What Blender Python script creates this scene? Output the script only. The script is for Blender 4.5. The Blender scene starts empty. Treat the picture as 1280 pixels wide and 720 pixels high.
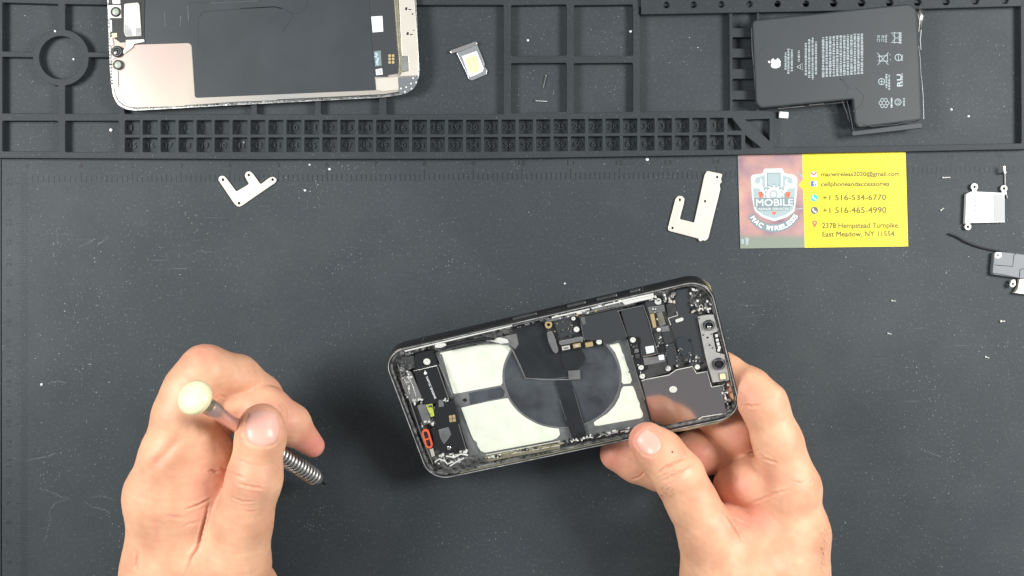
import bpy, math, random
import numpy as np
from mathutils import Matrix, Vector
from mathutils.geometry import tessellate_polygon
SC = bpy.context.scene
COL = SC.collection
# ------------------------------------------------------------------ camera, light, exposure
S = 0.000411          # metres per photograph pixel on the mat
H = 0.62              # camera height over the mat
cam_d = bpy.data.cameras.new('camera'); cam = bpy.data.objects.new('camera', cam_d); COL.objects.link(cam)
cam.location = (0, 0, H); cam_d.sensor_width = 36; cam_d.lens = 36*H/(1280*S)
cam_d.clip_start = 0.01; cam_d.clip_end = 20
SC.camera = cam
wd = bpy.data.worlds.new('World'); SC.world = wd; wd.use_nodes = True
bg = wd.node_tree.nodes['Background']; bg.inputs[1].default_value = 0.33
_tc = wd.node_tree.nodes.new('ShaderNodeTexCoord'); _sp = wd.node_tree.nodes.new('ShaderNodeSeparateXYZ'); _rp = wd.node_tree.nodes.new('ShaderNodeValToRGB')
_mr = wd.node_tree.nodes.new('ShaderNodeMapRange'); _mr.inputs[1].default_value = -1; _mr.inputs[2].default_value = 1
for a_, b_ in ((_tc.outputs['Generated'], _sp.inputs[0]), (_sp.outputs[1], _mr.inputs[0]), (_mr.outputs[0], _rp.inputs[0]), (_rp.outputs[0], bg.inputs[0])): wd.node_tree.links.new(a_, b_)
_rp.color_ramp.elements[0].position = .25; _rp.color_ramp.elements[0].color = (.98, 1.0, 1.03, 1)   # even light of the room
_rp.color_ramp.elements[1].position = .8; _rp.color_ramp.elements[1].color = (.98, 1.02, 1.06, 1)
def area(name, loc, target, size, power, col=(1, 1, 1)):
    d = bpy.data.lights.new(name, 'AREA'); d.shape = 'DISK'; d.size = size; d.energy = power; d.color = col
    o = bpy.data.objects.new(name, d); COL.objects.link(o); o.location = loc
    o.rotation_euler = (Vector(target)-Vector(loc)).to_track_quat('-Z', 'Y').to_euler()
    return o
area('lamp_right', (0.56, 0.11, 0.54), (0.10, -0.03, 0), 0.26, 6.6, (1.0, 0.985, 0.96))
area('lamp_left', (-0.56, 0.09, 0.54), (-0.10, -0.03, 0), 0.26, 5.6, (1.0, 0.99, 0.97))
SC.view_settings.view_transform = 'Standard'; SC.view_settings.look = 'None'
SC.view_settings.exposure = 0.0; SC.view_settings.gamma = 1.0
SC.cycles.max_bounces = 6

# ------------------------------------------------------------------ helpers
MM = 0.001
class Frame:
    """local frame of a thing; px() turns a point seen in the photograph into local metres on the plane at height d"""
    def __init__(s, o=(0, 0, 0), R=None):
        s.o = np.array(o, float); s.R = np.eye(3) if R is None else np.array(R, float)
    def px(s, x, y, d=0.0):
        D = np.array([(x-640)*S/H, (360-y)*S/H, -1.0]); C = np.array([0, 0, H])
        n = s.R[:, 2]; p0 = s.o+n*d
        t = np.dot(p0-C, n)/np.dot(D, n)
        return s.R.T @ (C+D*t-s.o)
    def at(s, x, y):            # shift the origin in the plane to sit under a pixel
        p = s.px(x, y, 0); return Frame(s.o+s.R@p, s.R)
def flat(x, y, z=0.0):
    return Frame(((x-640)*S*(H-z)/H, (360-y)*S*(H-z)/H, z))
def W(x, y, z):
    k = S*(H-z)/H
    return np.array([(x-640)*k, (360-y)*k, z])
def zm(ox, oy, s, pts): return [(ox+x/s, oy+y/s) for x, y in pts]
def rnd(poly, r, n=4):
    out = []; N = len(poly)
    for i in range(N):
        p0 = np.array(poly[i-1], float); p = np.array(poly[i], float); p1 = np.array(poly[(i+1) % N], float)
        a = p0-p; b = p1-p; la = np.linalg.norm(a); lb = np.linalg.norm(b)
        rr = r[i] if isinstance(r, (list, tuple)) else r
        k = min(rr, la*.45, lb*.45)
        if k <= 1e-9: out.append(tuple(p)); continue
        A = p+a/la*k; B = p+b/lb*k
        for j in range(n+1):
            t = j/n; out.append(tuple((1-t)**2*A+2*t*(1-t)*p+t*t*B))
    return out
def rect(x0, y0, x1, y1): return [(x0, y0), (x1, y0), (x1, y1), (x0, y1)]
def circ(x, y, r, n=20, ry=None):
    ry = ry or r
    return [(x+r*math.cos(2*math.pi*i/n), y+ry*math.sin(2*math.pi*i/n)) for i in range(n)]
def quad(cx, cy, w, h, ang=0):
    c, s = math.cos(math.radians(ang)), math.sin(math.radians(ang))
    return [(cx+x*c-y*s, cy+x*s+y*c) for x, y in ((-w/2, -h/2), (w/2, -h/2), (w/2, h/2), (-w/2, h/2))]
def capsule(x0, y0, x1, y1, r, n=7):
    a = math.atan2(y1-y0, x1-x0); out = []
    for i in range(n+1):
        t = a+math.pi/2+math.pi*i/n; out.append((x0+r*math.cos(t), y0+r*math.sin(t)))
    for i in range(n+1):
        t = a-math.pi/2+math.pi*i/n; out.append((x1+r*math.cos(t), y1+r*math.sin(t)))
    return out
def area2(l): return sum(l[i-1][0]*l[i][1]-l[i][0]*l[i-1][1] for i in range(len(l)))
def offs(loop, d):
    """inset a counter-clockwise loop by d"""
    N = len(loop); out = []
    for i in range(N):
        p0 = np.array(loop[i-1]); p = np.array(loop[i]); p1 = np.array(loop[(i+1) % N])
        e0 = p-p0; e1 = p1-p; l0 = np.linalg.norm(e0) or 1; l1 = np.linalg.norm(e1) or 1
        n0 = np.array([-e0[1], e0[0]])/l0; n1 = np.array([-e1[1], e1[0]])/l1
        m = n0+n1; q = np.dot(m, m)
        m = m/max(q, .6)*2 if q > 1e-9 else n0
        out.append(tuple(p+m*d))
    return out
class MB:
    def __init__(s): s.v = []; s.f = []
    def add(s, v, f):
        b = len(s.v); s.v += [tuple(map(float, p)) for p in v]; s.f += [tuple(b+i for i in q) for q in f]
    def plate(s, F, loops, d, th, bev=0.0, local=False):
        """solid plate: outline and holes in photograph pixels (or local metres), top face at d, thickness th"""
        if loops and not isinstance(loops[0], list): loops = [list(loops)]
        L = []
        for i, lp in enumerate(loops):
            q = [tuple(p[:2]) for p in lp] if local else [tuple(F.px(x, y, d)[:2]) for x, y in lp]
            c = [q[0]]
            for p in q[1:]:
                if (p[0]-c[-1][0])**2+(p[1]-c[-1][1])**2 > 1e-12: c.append(p)
            if (c[0][0]-c[-1][0])**2+(c[0][1]-c[-1][1])**2 < 1e-12: c.pop()
            a = area2(c)
            if (i == 0) == (a < 0): c.reverse()
            L.append(c)
        rings = [(0.0, -th), (0.0, -bev)] if bev else [(0.0, -th)]
        if bev: rings += [(bev*.3, -bev*.3)]
        rings += [(bev, 0.0)]
        V = []; Fc = []; idx = []
        for ri, (ins, dz) in enumerate(rings):
            ids = []
            for c in L:
                o = offs(c, ins) if ins else c
                st = len(V); V += [(p[0], p[1], d+dz) for p in o]; ids.append((st, len(o)))
            idx.append(ids)
        for a, b in zip(idx[:-1], idx[1:]):
            for (sa, n), (sb, _) in zip(a, b):
                for i in range(n):
                    j = (i+1) % n; Fc.append((sa+i, sa+j, sb+j, sb+i))
        L = [offs(c, bev) if bev else c for c in L]
        tri = tessellate_polygon([[Vector((p[0], p[1], 0)) for p in c] for c in L])
        top = idx[-1][0][0]; bot = idx[0][0][0]
        allp = [p for c in L for p in c]
        for t in tri:
            p, q, r = (allp[k] for k in t)
            ar = (q[0]-p[0])*(r[1]-p[1])-(q[1]-p[1])*(r[0]-p[0])
            if ar < 0: t = (t[0], t[2], t[1])
            Fc.append(tuple(top+k for k in t)); Fc.append(tuple(bot+k for k in reversed(t)))
        s.add(V, Fc)
    def tube(s, pts, r, n=8, flatz=1.0):
        """pts are local points; r one radius or one per point"""
        P = [np.array(p, float) for p in pts]; rs = r if isinstance(r, (list, tuple)) else [r]*len(P)
        V = []; Fc = []; up = None
        for i, p in enumerate(P):
            t = P[min(i+1, len(P)-1)]-P[max(i-1, 0)]; t /= (np.linalg.norm(t) or 1)
            if up is None:
                up = np.array([0, 0, 1.0]) if abs(t[2]) < .9 else np.array([1.0, 0, 0])
            a = np.cross(t, up); a /= np.linalg.norm(a); b = np.cross(a, t); up = b
            for k in range(n):
                an = 2*math.pi*k/n
                V.append(p+rs[i]*(math.cos(an)*a+math.sin(an)*b*flatz))
        for i in range(len(P)-1):
            for k in range(n):
                k2 = (k+1) % n; Fc.append((i*n+k, i*n+k2, (i+1)*n+k2, (i+1)*n+k))
        Fc.append(tuple(reversed(range(n)))); Fc.append(tuple(range((len(P)-1)*n, len(P)*n)))
        s.add(V, Fc)
    def wire(s, F, pts, d, r, n=6, flatz=1.0):
        s.tube([tuple(F.px(x, y, d)[:2])+(d,) for x, y in pts], r, n, flatz)
    def lathe(s, o, ax, prof, n=28):
        """prof: (distance along axis, radius)"""
        o = np.array(o, float); t = np.array(ax, float); t /= np.linalg.norm(t)
        up = np.array([0, 0, 1.0]) if abs(t[2]) < .9 else np.array([1.0, 0, 0])
        a = np.cross(t, up); a /= np.linalg.norm(a); b = np.cross(t, a)
        V = []; Fc = []
        for h, r in prof:
            for k in range(n):
                an = 2*math.pi*k/n; V.append(o+t*h+max(r, 1e-6)*(math.cos(an)*a+math.sin(an)*b))
        for i in range(len(prof)-1):
            for k in range(n):
                k2 = (k+1) % n; Fc.append((i*n+k, i*n+k2, (i+1)*n+k2, (i+1)*n+k))
        Fc.append(tuple(reversed(range(n)))); Fc.append(tuple(range((len(prof)-1)*n, len(prof)*n)))
        s.add(V, Fc)
    def disc(s, F, x, y, rpx, d, th, dome=0.0, n=24):
        c = F.px(x, y, d); k = S*(H-(F.o+F.R@c)[2])/H; r = rpx*k
        pr = [(-th, r), (-r*.12, r), (0, r*.88)]
        if dome: pr += [(dome*.6, r*.6), (dome, r*.1)]
        s.lathe((c[0], c[1], d), (0, 0, 1), pr, n)
    def build(s, name, m, parent=None, sharp=20, loc=None):
        me = bpy.data.meshes.new(name); me.from_pydata(s.v, [], s.f); me.validate()
        import bmesh
        bm = bmesh.new(); bm.from_mesh(me); bmesh.ops.recalc_face_normals(bm, faces=bm.faces); bm.to_mesh(me); bm.free()
        me.materials.append(m)
        for p in me.polygons: p.use_smooth = True
        me.set_sharp_from_angle(angle=math.radians(sharp))
        o = bpy.data.objects.new(name, me); COL.objects.link(o)
        if parent is not None: o.parent = parent
        if loc is not None: o.location = loc
        return o
def put(o, F):
    M = Matrix([list(F.R[i])+[F.o[i]] for i in range(3)]+[[0, 0, 0, 1]]); o.matrix_world = M
def tag(o, label=None, cat=None, group=None, kind=None):
    if label: o['label'] = label
    if cat: o['category'] = cat
    if group: o['group'] = group
    if kind: o['kind'] = kind
    return o
def thing(name, F, label, cat, group=None):
    o = bpy.data.objects.new(name, None); COL.objects.link(o); o.empty_display_size = .005
    put(o, F); return tag(o, label, cat, group)
def part(name, F, loops, d, th, m, parent, bev=0.0, local=False):
    b = MB(); b.plate(F, loops, d, th, bev, local); return b.build(name, m, parent)
_tc = {}
def textgeo(s):
    if s not in _tc:
        c = bpy.data.curves.new('t', 'FONT'); c.body = s; c.resolution_u = 3
        o = bpy.data.objects.new('t', c); COL.objects.link(o)
        dg = bpy.context.evaluated_depsgraph_get()
        me = bpy.data.meshes.new_from_object(o.evaluated_get(dg))
        v = np.array([x.co[:2] for x in me.vertices]); f = [tuple(p.vertices) for p in me.polygons]
        bpy.data.objects.remove(o); bpy.data.curves.remove(c); bpy.data.meshes.remove(me)
        _tc[s] = (v, f)
    return _tc[s]
def text(mb, F, s, x, y, w, h, d, rot=0, bold=0.0, capref=None):
    """flat lettering: x,y = left end of the baseline in photo pixels, w,h = width and cap height, rot = degrees clockwise"""
    v, f = textgeo(s); mn = v.min(0); mx = v.max(0)
    cap = 0.7
    sx = w/(mx[0]-mn[0]); sy = h/cap
    c, sn = math.cos(math.radians(rot)), math.sin(math.radians(rot))
    for ox, oy in ([(0, 0)] if not bold else [(0, 0), (bold, 0), (0, bold), (bold, bold)]):
        out = []
        for p in v:
            u = (p[0]-mn[0])*sx+ox; q = -p[1]*sy+oy
            l = F.px(x+u*c-q*sn, y+u*sn+q*c, d); out.append((l[0], l[1], d+(ox*1.3+oy*.7)*2e-6))
        mb.add(out, f)

# ------------------------------------------------------------------ materials
def mat(name, col, rough=.5, metal=0.0, var=.0, vs=60.0, bump=0.0, bs=400.0, spec=.5, coat=0.0, sss=0.0, aniso=0):
    m = bpy.data.materials.new(name); m.use_nodes = True; nt = m.node_tree; N = nt.nodes; Lk = nt.links
    b = N['Principled BSDF']; b.inputs['Base Color'].default_value = (*col, 1); b.inputs['Roughness'].default_value = rough
    b.inputs['Metallic'].default_value = metal; b.inputs['Specular IOR Level'].default_value = spec
    b.inputs['Coat Weight'].default_value = coat
    tc = N.new('ShaderNodeTexCoord')
    if var:
        n = N.new('ShaderNodeTexNoise'); n.inputs['Scale'].default_value = vs; n.inputs['Detail'].default_value = 5
        r = N.new('ShaderNodeValToRGB'); e = r.color_ramp.elements
        e[0].position = .3; e[1].position = .7
        e[0].color = (*[c*(1-var) for c in col], 1); e[1].color = (*[min(1, c*(1+var)) for c in col], 1)
        Lk.new(tc.outputs['Object'], n.inputs['Vector']); Lk.new(n.outputs['Fac'], r.inputs[0]); Lk.new(r.outputs[0], b.inputs['Base Color'])
    if bump:
        n = N.new('ShaderNodeTexNoise'); n.inputs['Scale'].default_value = bs; n.inputs['Detail'].default_value = 4
        u = N.new('ShaderNodeBump'); u.inputs['Strength'].default_value = bump; u.inputs['Distance'].default_value = .0004
        Lk.new(tc.outputs['Object'], n.inputs['Vector']); Lk.new(n.outputs['Fac'], u.inputs['Height']); Lk.new(u.outputs[0], b.inputs['Normal'])
    return m
def mat_rubber(name, base, dust=1.0, smudge=1.0):
    m = mat(name, base, .62, bump=.25, bs=1500, spec=.35)
    nt = m.node_tree; N = nt.nodes; Lk = nt.links; b = N['Principled BSDF']
    tc = [n for n in N if n.type == 'TEX_COORD'][0]
    def noise(sc, det=4, rough=.6):
        n = N.new('ShaderNodeTexNoise'); n.inputs['Scale'].default_value = sc; n.inputs['Detail'].default_value = det
        n.inputs['Roughness'].default_value = rough; Lk.new(tc.outputs['Object'], n.inputs['Vector']); return n
    def mapr(sock, a, c, lo=0, hi=1):
        r = N.new('ShaderNodeMapRange'); r.inputs[1].default_value = a; r.inputs[2].default_value = c
        r.inputs[3].default_value = lo; r.inputs[4].default_value = hi; Lk.new(sock, r.inputs[0]); return r.outputs[0]
    def mul(a, c):
        q = N.new('ShaderNodeMath'); q.operation = 'MULTIPLY'
        for i, s_ in enumerate((a, c)):
            if isinstance(s_, (int, float)): q.inputs[i].default_value = s_
            else: Lk.new(s_, q.inputs[i])
        return q.outputs[0]
    def add(a, c):
        q = N.new('ShaderNodeMath'); q.operation = 'ADD'; q.use_clamp = True; Lk.new(a, q.inputs[0]); Lk.new(c, q.inputs[1]); return q.outputs[0]
    # speckle of settled dust, gathered in patches
    vo = N.new('ShaderNodeTexVoronoi'); vo.inputs['Scale'].default_value = 620; Lk.new(tc.outputs['Object'], vo.inputs['Vector'])
    sp = mapr(vo.outputs['Distance'], .20, .10); clump = mapr(noise(26, 5).outputs['Fac'], .50, .66)
    vc = N.new('ShaderNodeSeparateColor'); Lk.new(vo.outputs['Color'], vc.inputs[0]); pick = mapr(vc.outputs[0], .6, .75)
    s1 = mul(mul(mul(sp, clump), pick), .42*dust)
    film = mul(mapr(noise(9, 6, .65).outputs['Fac'], .45, .75), .035*smudge)
    fine = mul(mapr(noise(700, 2).outputs['Fac'], .56, .72), .035*smudge)
    # faint wiped streaks
    mp = N.new('ShaderNodeMapping'); mp.inputs['Rotation'].default_value = (0, 0, .6); mp.inputs['Scale'].default_value = (40, 900, 1)
    Lk.new(tc.outputs['Object'], mp.inputs[0]); ns = N.new('ShaderNodeTexNoise'); ns.inputs['Scale'].default_value = 1; ns.inputs['Detail'].default_value = 3
    Lk.new(mp.outputs[0], ns.inputs['Vector'])
    streak = mul(mul(mapr(ns.outputs['Fac'], .64, .72), mapr(noise(14).outputs['Fac'], .55, .7)), .12*smudge)
    tot = add(add(s1, film), add(fine, streak))
    mx = N.new('ShaderNodeMix'); mx.data_type = 'RGBA'; Lk.new(tot, mx.inputs['Factor'])
    mx.inputs[6].default_value = (*base, 1); mx.inputs[7].default_value = (.62, .66, .66, 1)
    Lk.new(mx.outputs[2], b.inputs['Base Color'])
    return m
M = {}
M['mat'] = mat_rubber('mat_rubber', (.031, .040, .045))
M['tray'] = mat_rubber('tray_rubber', (.024, .030, .034), .5, .6)
M['mark'] = mat('ruler_ink', (.008, .009, .010), .6)
M['num'] = mat('embossed_rubber', (.040, .049, .053), .55)
M['table'] = mat('table_laminate', (.10, .095, .09), .5, var=.15, vs=8)
M['black'] = mat('black_plastic', (.016, .017, .019), .38, bump=.05, bs=500)
M['graphite'] = mat('graphite_sheet', (.036, .044, .050), .5, var=.12, vs=45, bump=.25, bs=60, spec=.4)
M['foilblack'] = mat('black_foil', (.022, .025, .028), .32, var=.3, vs=90, bump=.3, bs=130)
M['shield'] = mat('coated_shield', (.042, .046, .050), .42, bump=.08, bs=900)
M['coil'] = mat('coil_film', (.055, .063, .072), .26, var=.6, vs=60, bump=.5, bs=80, coat=.6)
M['steel'] = mat('brushed_steel', (.62, .62, .60), .34, 1.0, var=.1, vs=200, bump=.06, bs=900)
M['cream_steel'] = mat('nickel_plate', (.74, .70, .62), .36, .4, var=.04, vs=80, bump=.04, bs=700)
M['white_metal'] = mat('white_nickel', (.72, .73, .69), .45, .15, var=.05, vs=100)
M['grey_metal'] = mat('grey_plate', (.30, .31, .31), .42, .7, var=.25, vs=130, bump=.1, bs=500)
M['mirror'] = mat('polished_plate', (.50, .46, .455), .12, 1.0, bump=.02, bs=40)
M['darkmetal'] = mat('dark_anodised', (.10, .105, .105), .38, .6, var=.3, vs=160, bump=.1)
M['frame'] = mat('graphite_steel_frame', (.02, .02, .021), .26, .2, coat=.3)
M['rim'] = mat('worn_rim', (.62, .63, .61), .34, .7, var=.45, vs=260, bump=.3, bs=900)
M['gasket'] = mat('gasket_residue', (.20, .205, .20), .42, .6, var=.95, vs=420, bump=.5, bs=900)
M['glue'] = mat('white_adhesive', (.76, .81, .69), .5, var=.07, vs=120, bump=.15, bs=260)
M['gold'] = mat('gold_contact', (.85, .66, .34), .35, .7)
M['orange'] = mat('orange_seal', (.75, .13, .05), .5)
M['lime'] = mat('lime_tape', (.50, .58, .10), .5)
M['olive'] = mat('olive_metal', (.45, .43, .30), .35, .8, var=.2, vs=200)
M['glass'] = mat('lens_glass', (.008, .01, .012), .05, coat=1.0)
M['sage'] = mat('sage_lens', (.38, .44, .36), .3)
M['screen_plate'] = mat('screen_plate', (.80, .69, .61), .22, .6, var=.08, vs=22, bump=.03, bs=50)
M['yellow'] = mat('yellow_card', (.86, .70, .012), .5, var=.02, vs=30)
M['emblem_white'] = mat('emblem_white_ink', (.56, .62, .61), .5)
M['emblem_pale'] = mat('emblem_pale_ink', (.33, .42, .44), .5)
M['label_grey'] = mat('grey_label_film', (.30, .31, .32), .45)
M['bracket_grey'] = mat('grey_bracket_finish', (.48, .48, .46), .4, .3, var=.12, vs=200)
M['bay_grey'] = mat('bay_grey_film', (.20, .215, .215), .4, .4, var=.3, vs=110, bump=.2, bs=200)
M['print'] = mat('olive_print', (.11, .095, .008), .5)
M['white'] = mat('white_print', (.83, .86, .86), .5)
M['pale'] = mat('pale_blue_print', (.55, .70, .73), .5)
M['slate'] = mat('slate_print', (.19, .25, .27), .5)
M['red'] = mat('red_print', (.72, .14, .08), .5)
M['blue'] = mat('blue_print', (.06, .16, .62), .5)
M['green'] = mat('green_print', (.05, .62, .42), .5)
M['darkprint'] = mat('dark_print', (.12, .12, .14), .5)
M['battery'] = mat('battery_pouch', (.030, .037, .041), .55, var=.06, vs=40, bump=.25, bs=50)
M['batprint'] = mat('battery_print', (.40, .47, .49), .5)
M['foam'] = mat('white_foam', (.85, .86, .84), .8)
M['crumb'] = mat('white_crumb', (.85, .86, .84), .6)
M['dust'] = mat('dust_fleck', (.42, .45, .45), .8)
M['hair'] = mat('dark_hair', (.03, .02, .015), .5)
M['nail'] = mat('fingernail', (.82, .46, .37), .34, spec=.4)
M['cap'] = mat('cream_cap', (.86, .80, .50), .3, coat=.2)
M['rose'] = mat('satin_rose_metal', (.72, .52, .46), .3, .8)
M['simgold'] = mat('sim_cream', (.86, .74, .42), .4, var=.15, vs=300)
M['traygrey'] = mat('sim_tray_grey', (.38, .40, .42), .35, .6)
M['speaker'] = mat('speaker_grey', (.15, .165, .18), .5)
_n = M['screen_plate'].node_tree.nodes; _r = [n for n in _n if n.type == 'VALTORGB'][0].color_ramp
[n for n in _n if n.type == 'TEX_NOISE'][0].inputs['Scale'].default_value = 13; [n for n in _n if n.type == 'TEX_NOISE'][0].inputs['Detail'].default_value = 1
_r.elements[0].color = (.80, .58, .55, 1); _r.elements[1].color = (.62, .62, .60, 1); _k = _r.elements.new(.5); _k.color = (.82, .72, .60, 1)   # reflected pink, cream and grey painted into the plate as a thin-film tint
# the photo-print half of the card: blotchy warm pink, violet and grey-green ink
def card_art():
    m = mat('card_photo_print', (.5, .35, .33), .25, coat=.4); nt = m.node_tree; N = nt.nodes; Lk = nt.links; b = N['Principled BSDF']
    tc = [n for n in N if n.type == 'TEX_COORD'][0]
    n = N.new('ShaderNodeTexNoise'); n.inputs['Scale'].default_value = 55; n.inputs['Detail'].default_value = 4; Lk.new(tc.outputs['Object'], n.inputs['Vector'])
    r = N.new('ShaderNodeValToRGB'); e = r.color_ramp.elements
    e[0].position = .3; e[0].color = (.24, .15, .20, 1); e[1].position = .72; e[1].color = (.58, .38, .30, 1)
    k = e.new(.45); k.color = (.38, .24, .25, 1); k = e.new(.58); k.color = (.50, .29, .26, 1)
    Lk.new(n.outputs['Fac'], r.inputs[0]); 
    sx = N.new('ShaderNodeSeparateXYZ'); Lk.new(tc.outputs['Object'], sx.inputs[0])
    mr = N.new('ShaderNodeMapRange'); mr.inputs[1].default_value = .006; mr.inputs[2].default_value = .0115; Lk.new(sx.outputs[0], mr.inputs[0])
    m2 = N.new('ShaderNodeMapRange'); m2.inputs[1].default_value = -.017; m2.inputs[2].default_value = -.020; Lk.new(sx.outputs[1], m2.inputs[0])
    a = N.new('ShaderNodeMix'); a.data_type = 'RGBA'; Lk.new(mr.outputs[0], a.inputs['Factor']); Lk.new(r.outputs[0], a.inputs[6]); a.inputs[7].default_value = (.20, .16, .27, 1)
    c = N.new('ShaderNodeMix'); c.data_type = 'RGBA'; Lk.new(m2.outputs[0], c.inputs['Factor']); Lk.new(a.outputs[2], c.inputs[6]); c.inputs[7].default_value = (.24, .28, .23, 1)
    Lk.new(c.outputs[2], b.inputs['Base Color']); return m
M['art'] = card_art()
def skin_mat():
    m = bpy.data.materials.new('skin'); m.use_nodes = True; nt = m.node_tree; N = nt.nodes; Lk = nt.links; b = N['Principled BSDF']
    tc = N.new('ShaderNodeTexCoord'); at = N.new('ShaderNodeAttribute'); at.attribute_name = 'blush'
    n = N.new('ShaderNodeTexNoise'); n.inputs['Scale'].default_value = 70; n.inputs['Detail'].default_value = 4; Lk.new(tc.outputs['Object'], n.inputs['Vector'])
    r = N.new('ShaderNodeValToRGB'); e = r.color_ramp.elements; e[0].position = .3; e[1].position = .72
    e[0].color = (.62, .31, .19, 1); e[1].color = (.80, .47, .295, 1); Lk.new(n.outputs['Fac'], r.inputs[0])
    mx = N.new('ShaderNodeMix'); mx.data_type = 'RGBA'; Lk.new(at.outputs['Fac'], mx.inputs['Factor']); Lk.new(r.outputs[0], mx.inputs[6]); mx.inputs[7].default_value = (.70, .25, .20, 1)
    Lk.new(mx.outputs[2], b.inputs['Base Color'])
    b.inputs['Roughness'].default_value = .5; b.inputs['Specular IOR Level'].default_value = .36
    b.inputs['Subsurface Weight'].default_value = .18; b.inputs['Subsurface Radius'].default_value = (1.0, .35, .2); b.inputs['Subsurface Scale'].default_value = .003
    v = N.new('ShaderNodeTexVoronoi'); v.inputs['Scale'].default_value = 1100; Lk.new(tc.outputs['Object'], v.inputs['Vector'])
    n2 = N.new('ShaderNodeTexNoise'); n2.inputs['Scale'].default_value = 260; n2.inputs['Detail'].default_value = 5; Lk.new(tc.outputs['Object'], n2.inputs['Vector'])
    ad = N.new('ShaderNodeMath'); ad.operation = 'MULTIPLY_ADD'; ad.inputs[1].default_value = .35; Lk.new(v.outputs['Distance'], ad.inputs[0]); Lk.new(n2.outputs['Fac'], ad.inputs[2])
    u = N.new('ShaderNodeBump'); u.inputs['Strength'].default_value = .35; u.inputs['Distance'].default_value = .0004; Lk.new(ad.outputs[0], u.inputs['Height']); Lk.new(u.outputs[0], b.inputs['Normal'])
    return m
M['skin'] = skin_mat()

# ------------------------------------------------------------------ the table and the work mat
FT = Frame((0, 0, 0))
b = MB(); b.plate(FT, rect(-.75, -.5, .75, .5), -.0045, .03, .002, local=True)
tag(b.build('table_top', M['table']), kind='structure')
mat_t = thing('work_mat', FT, 'dark grey rubber work mat with ruler marks and raised tray compartments', 'work mat')
b = MB(); b.plate(FT, rnd(rect(-3, -90, 1400, 900), 12), 0, .0045, .0008); b.build('pad', M['mat'], mat_t)
def yD1(x): return float(np.interp(x, [0, 300, 600, 920, 1280], [190.5, 191.5, 191.5, 186.5, 179.5]))
def yD2(x): return float(np.interp(x, [0, 300, 600, 920, 1280], [197.5, 199, 198.5, 193.5, 186.5]))
def yC1(x): return float(np.interp(x, [0, 300, 600, 900], [142, 142.8, 143, 140.5]))
def yC2(x): return float(np.interp(x, [0, 300, 600, 900], [149.8, 149.6, 149, 146.2]))
TZ = .0044
outer = [(-3, -80), (1285, -80)] + [(x, yD2(x)) for x in range(1285, -3, -80)] + [(-3, 197.5)]
holes = []
def arcpts(cx, cy, r, a0, a1, n=8): return [(cx+r*math.cos(math.radians(a0+(a1-a0)*i/n)), cy+r*math.sin(math.radians(a0+(a1-a0)*i/n))) for i in range(n+1)]
RX, RY, RR = 76, 72, 35.5
holes.append([(3, 3), (72.5, 5), (72.5, 37)] + arcpts(RX, RY, RR, 263, 192)[1:-1] + [(41.5, 65), (3, 64)])
holes.append([(81.5, 5), (148, 6), (148, 65), (110.5, 65)] + arcpts(RX, RY, RR, 347, 280)[1:-1] + [(81.5, 37)])
holes.append([(3, 71), (41, 71.5)] + arcpts(RX, RY, RR, 172, 98)[1:-1] + [(72.5, 107), (72.5, 141.5), (3, 141.5)])
holes.append([(111, 71.5), (148, 71.5), (148, 142), (81.5, 142), (81.5, 107)] + arcpts(RX, RY, RR, 81, 8)[1:-1])
holes.append(circ(RX, RY, 27, 40))
def pocket(x0, x1, y0=None, y1=None, r=2.2):
    a = y0 if y0 is not None else 6
    holes.append(rnd([(x0, a), (x1, a), (x1, y1 if y1 else yC1(x1)), (x0, y1 if y1 else yC1(x0))], r))
for x0, x1 in ((155.5, 314), (321, 394), (401, 474), (483, 630)): pocket(x0, x1)
pocket(638.5, 708); pocket(717, 792)
holes.pop(); holes.pop()
for x0, x1 in ((638.5, 708.5), (717, 791.5)):
    holes.append(rnd([(x0, 6.5), (x1, 5.5), (x1, 69.5), (x0, 70)], 2.2)); holes.append(rnd([(x0, 79), (x1, 78.5), (x1, 139.5), (x0, 141.5)], 2.2))
holes.append(rnd([(799.5, 8), (911.5, 8), (912.5, 138), (799.5, 139.5)], 1.5))
for y0, y1 in ((14, 35), (46.5, 60.5), (72, 86), (98.5, 113), (124.5, 138)): holes.append(rnd(rect(915.5, y0, 946, y1), 2))
holes.append(rnd([(949, 4), (1276, 4), (1277, 179), (966.5, 184.5), (966, 138), (949, 138)], 2))
holes.append(rnd([(3, 151), (72.5, 151), (72.5, 189.5), (3, 189)], 2)); holes.append(rnd([(81.5, 151), (148.5, 151), (148.5, 190), (81.5, 190)], 2))
def cellx(i): return 156+22.45*(i-1) if i <= 21 else 605+21.7*(i-21)
def cellw(i): return 18.6 if i < 21 else 17.8
nums = MB(); floors = MB()
for i in range(1, 36):
    x0 = cellx(i); x1 = x0+cellw(i); t = np.interp(x0, [0, 600, 900], [0, -.7, -3.4]); 
    r1 = (150.6+t, 168.2+t); r2 = (172.3+t, 190.2+t)
    if i < 35: holes.append(rnd(rect(x0, r1[0], x1, r1[1]), 1.1, 2))
    holes.append(rnd(rect(x0, r2[0], x1, r2[1]), 1.1, 2))
    if i < 35: text(nums, FT, str(i), x0+4.2, r1[1]-5, 9.5 if i > 9 else 4.5, 7, .0009, 0)
    text(nums, FT, str(i+34), x0+4.2, r2[1]-5, 9.5, 7, .0009, 0)
holes.append([(909.3, 147.5), (915.5, 147.5), (927, 163), (909.3, 163)])
holes.append([(931.5, 168.5), (951, 184.5), (931.5, 185.5)])
holes.append([(932, 149.5), (962, 148.5), (962, 176)])
b = MB(); b.plate(FT, [outer]+holes, TZ, TZ-.0002, .00028); b.build('tray_grid', M['tray'], mat_t)
nums.build('cell_numbers', M['num'], mat_t)
hx = [833, 867, 901.5, 936.7, 972, 1007.5, 1042, 1077, 1112, 1147, 1182.5, 1219, 1256]
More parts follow.
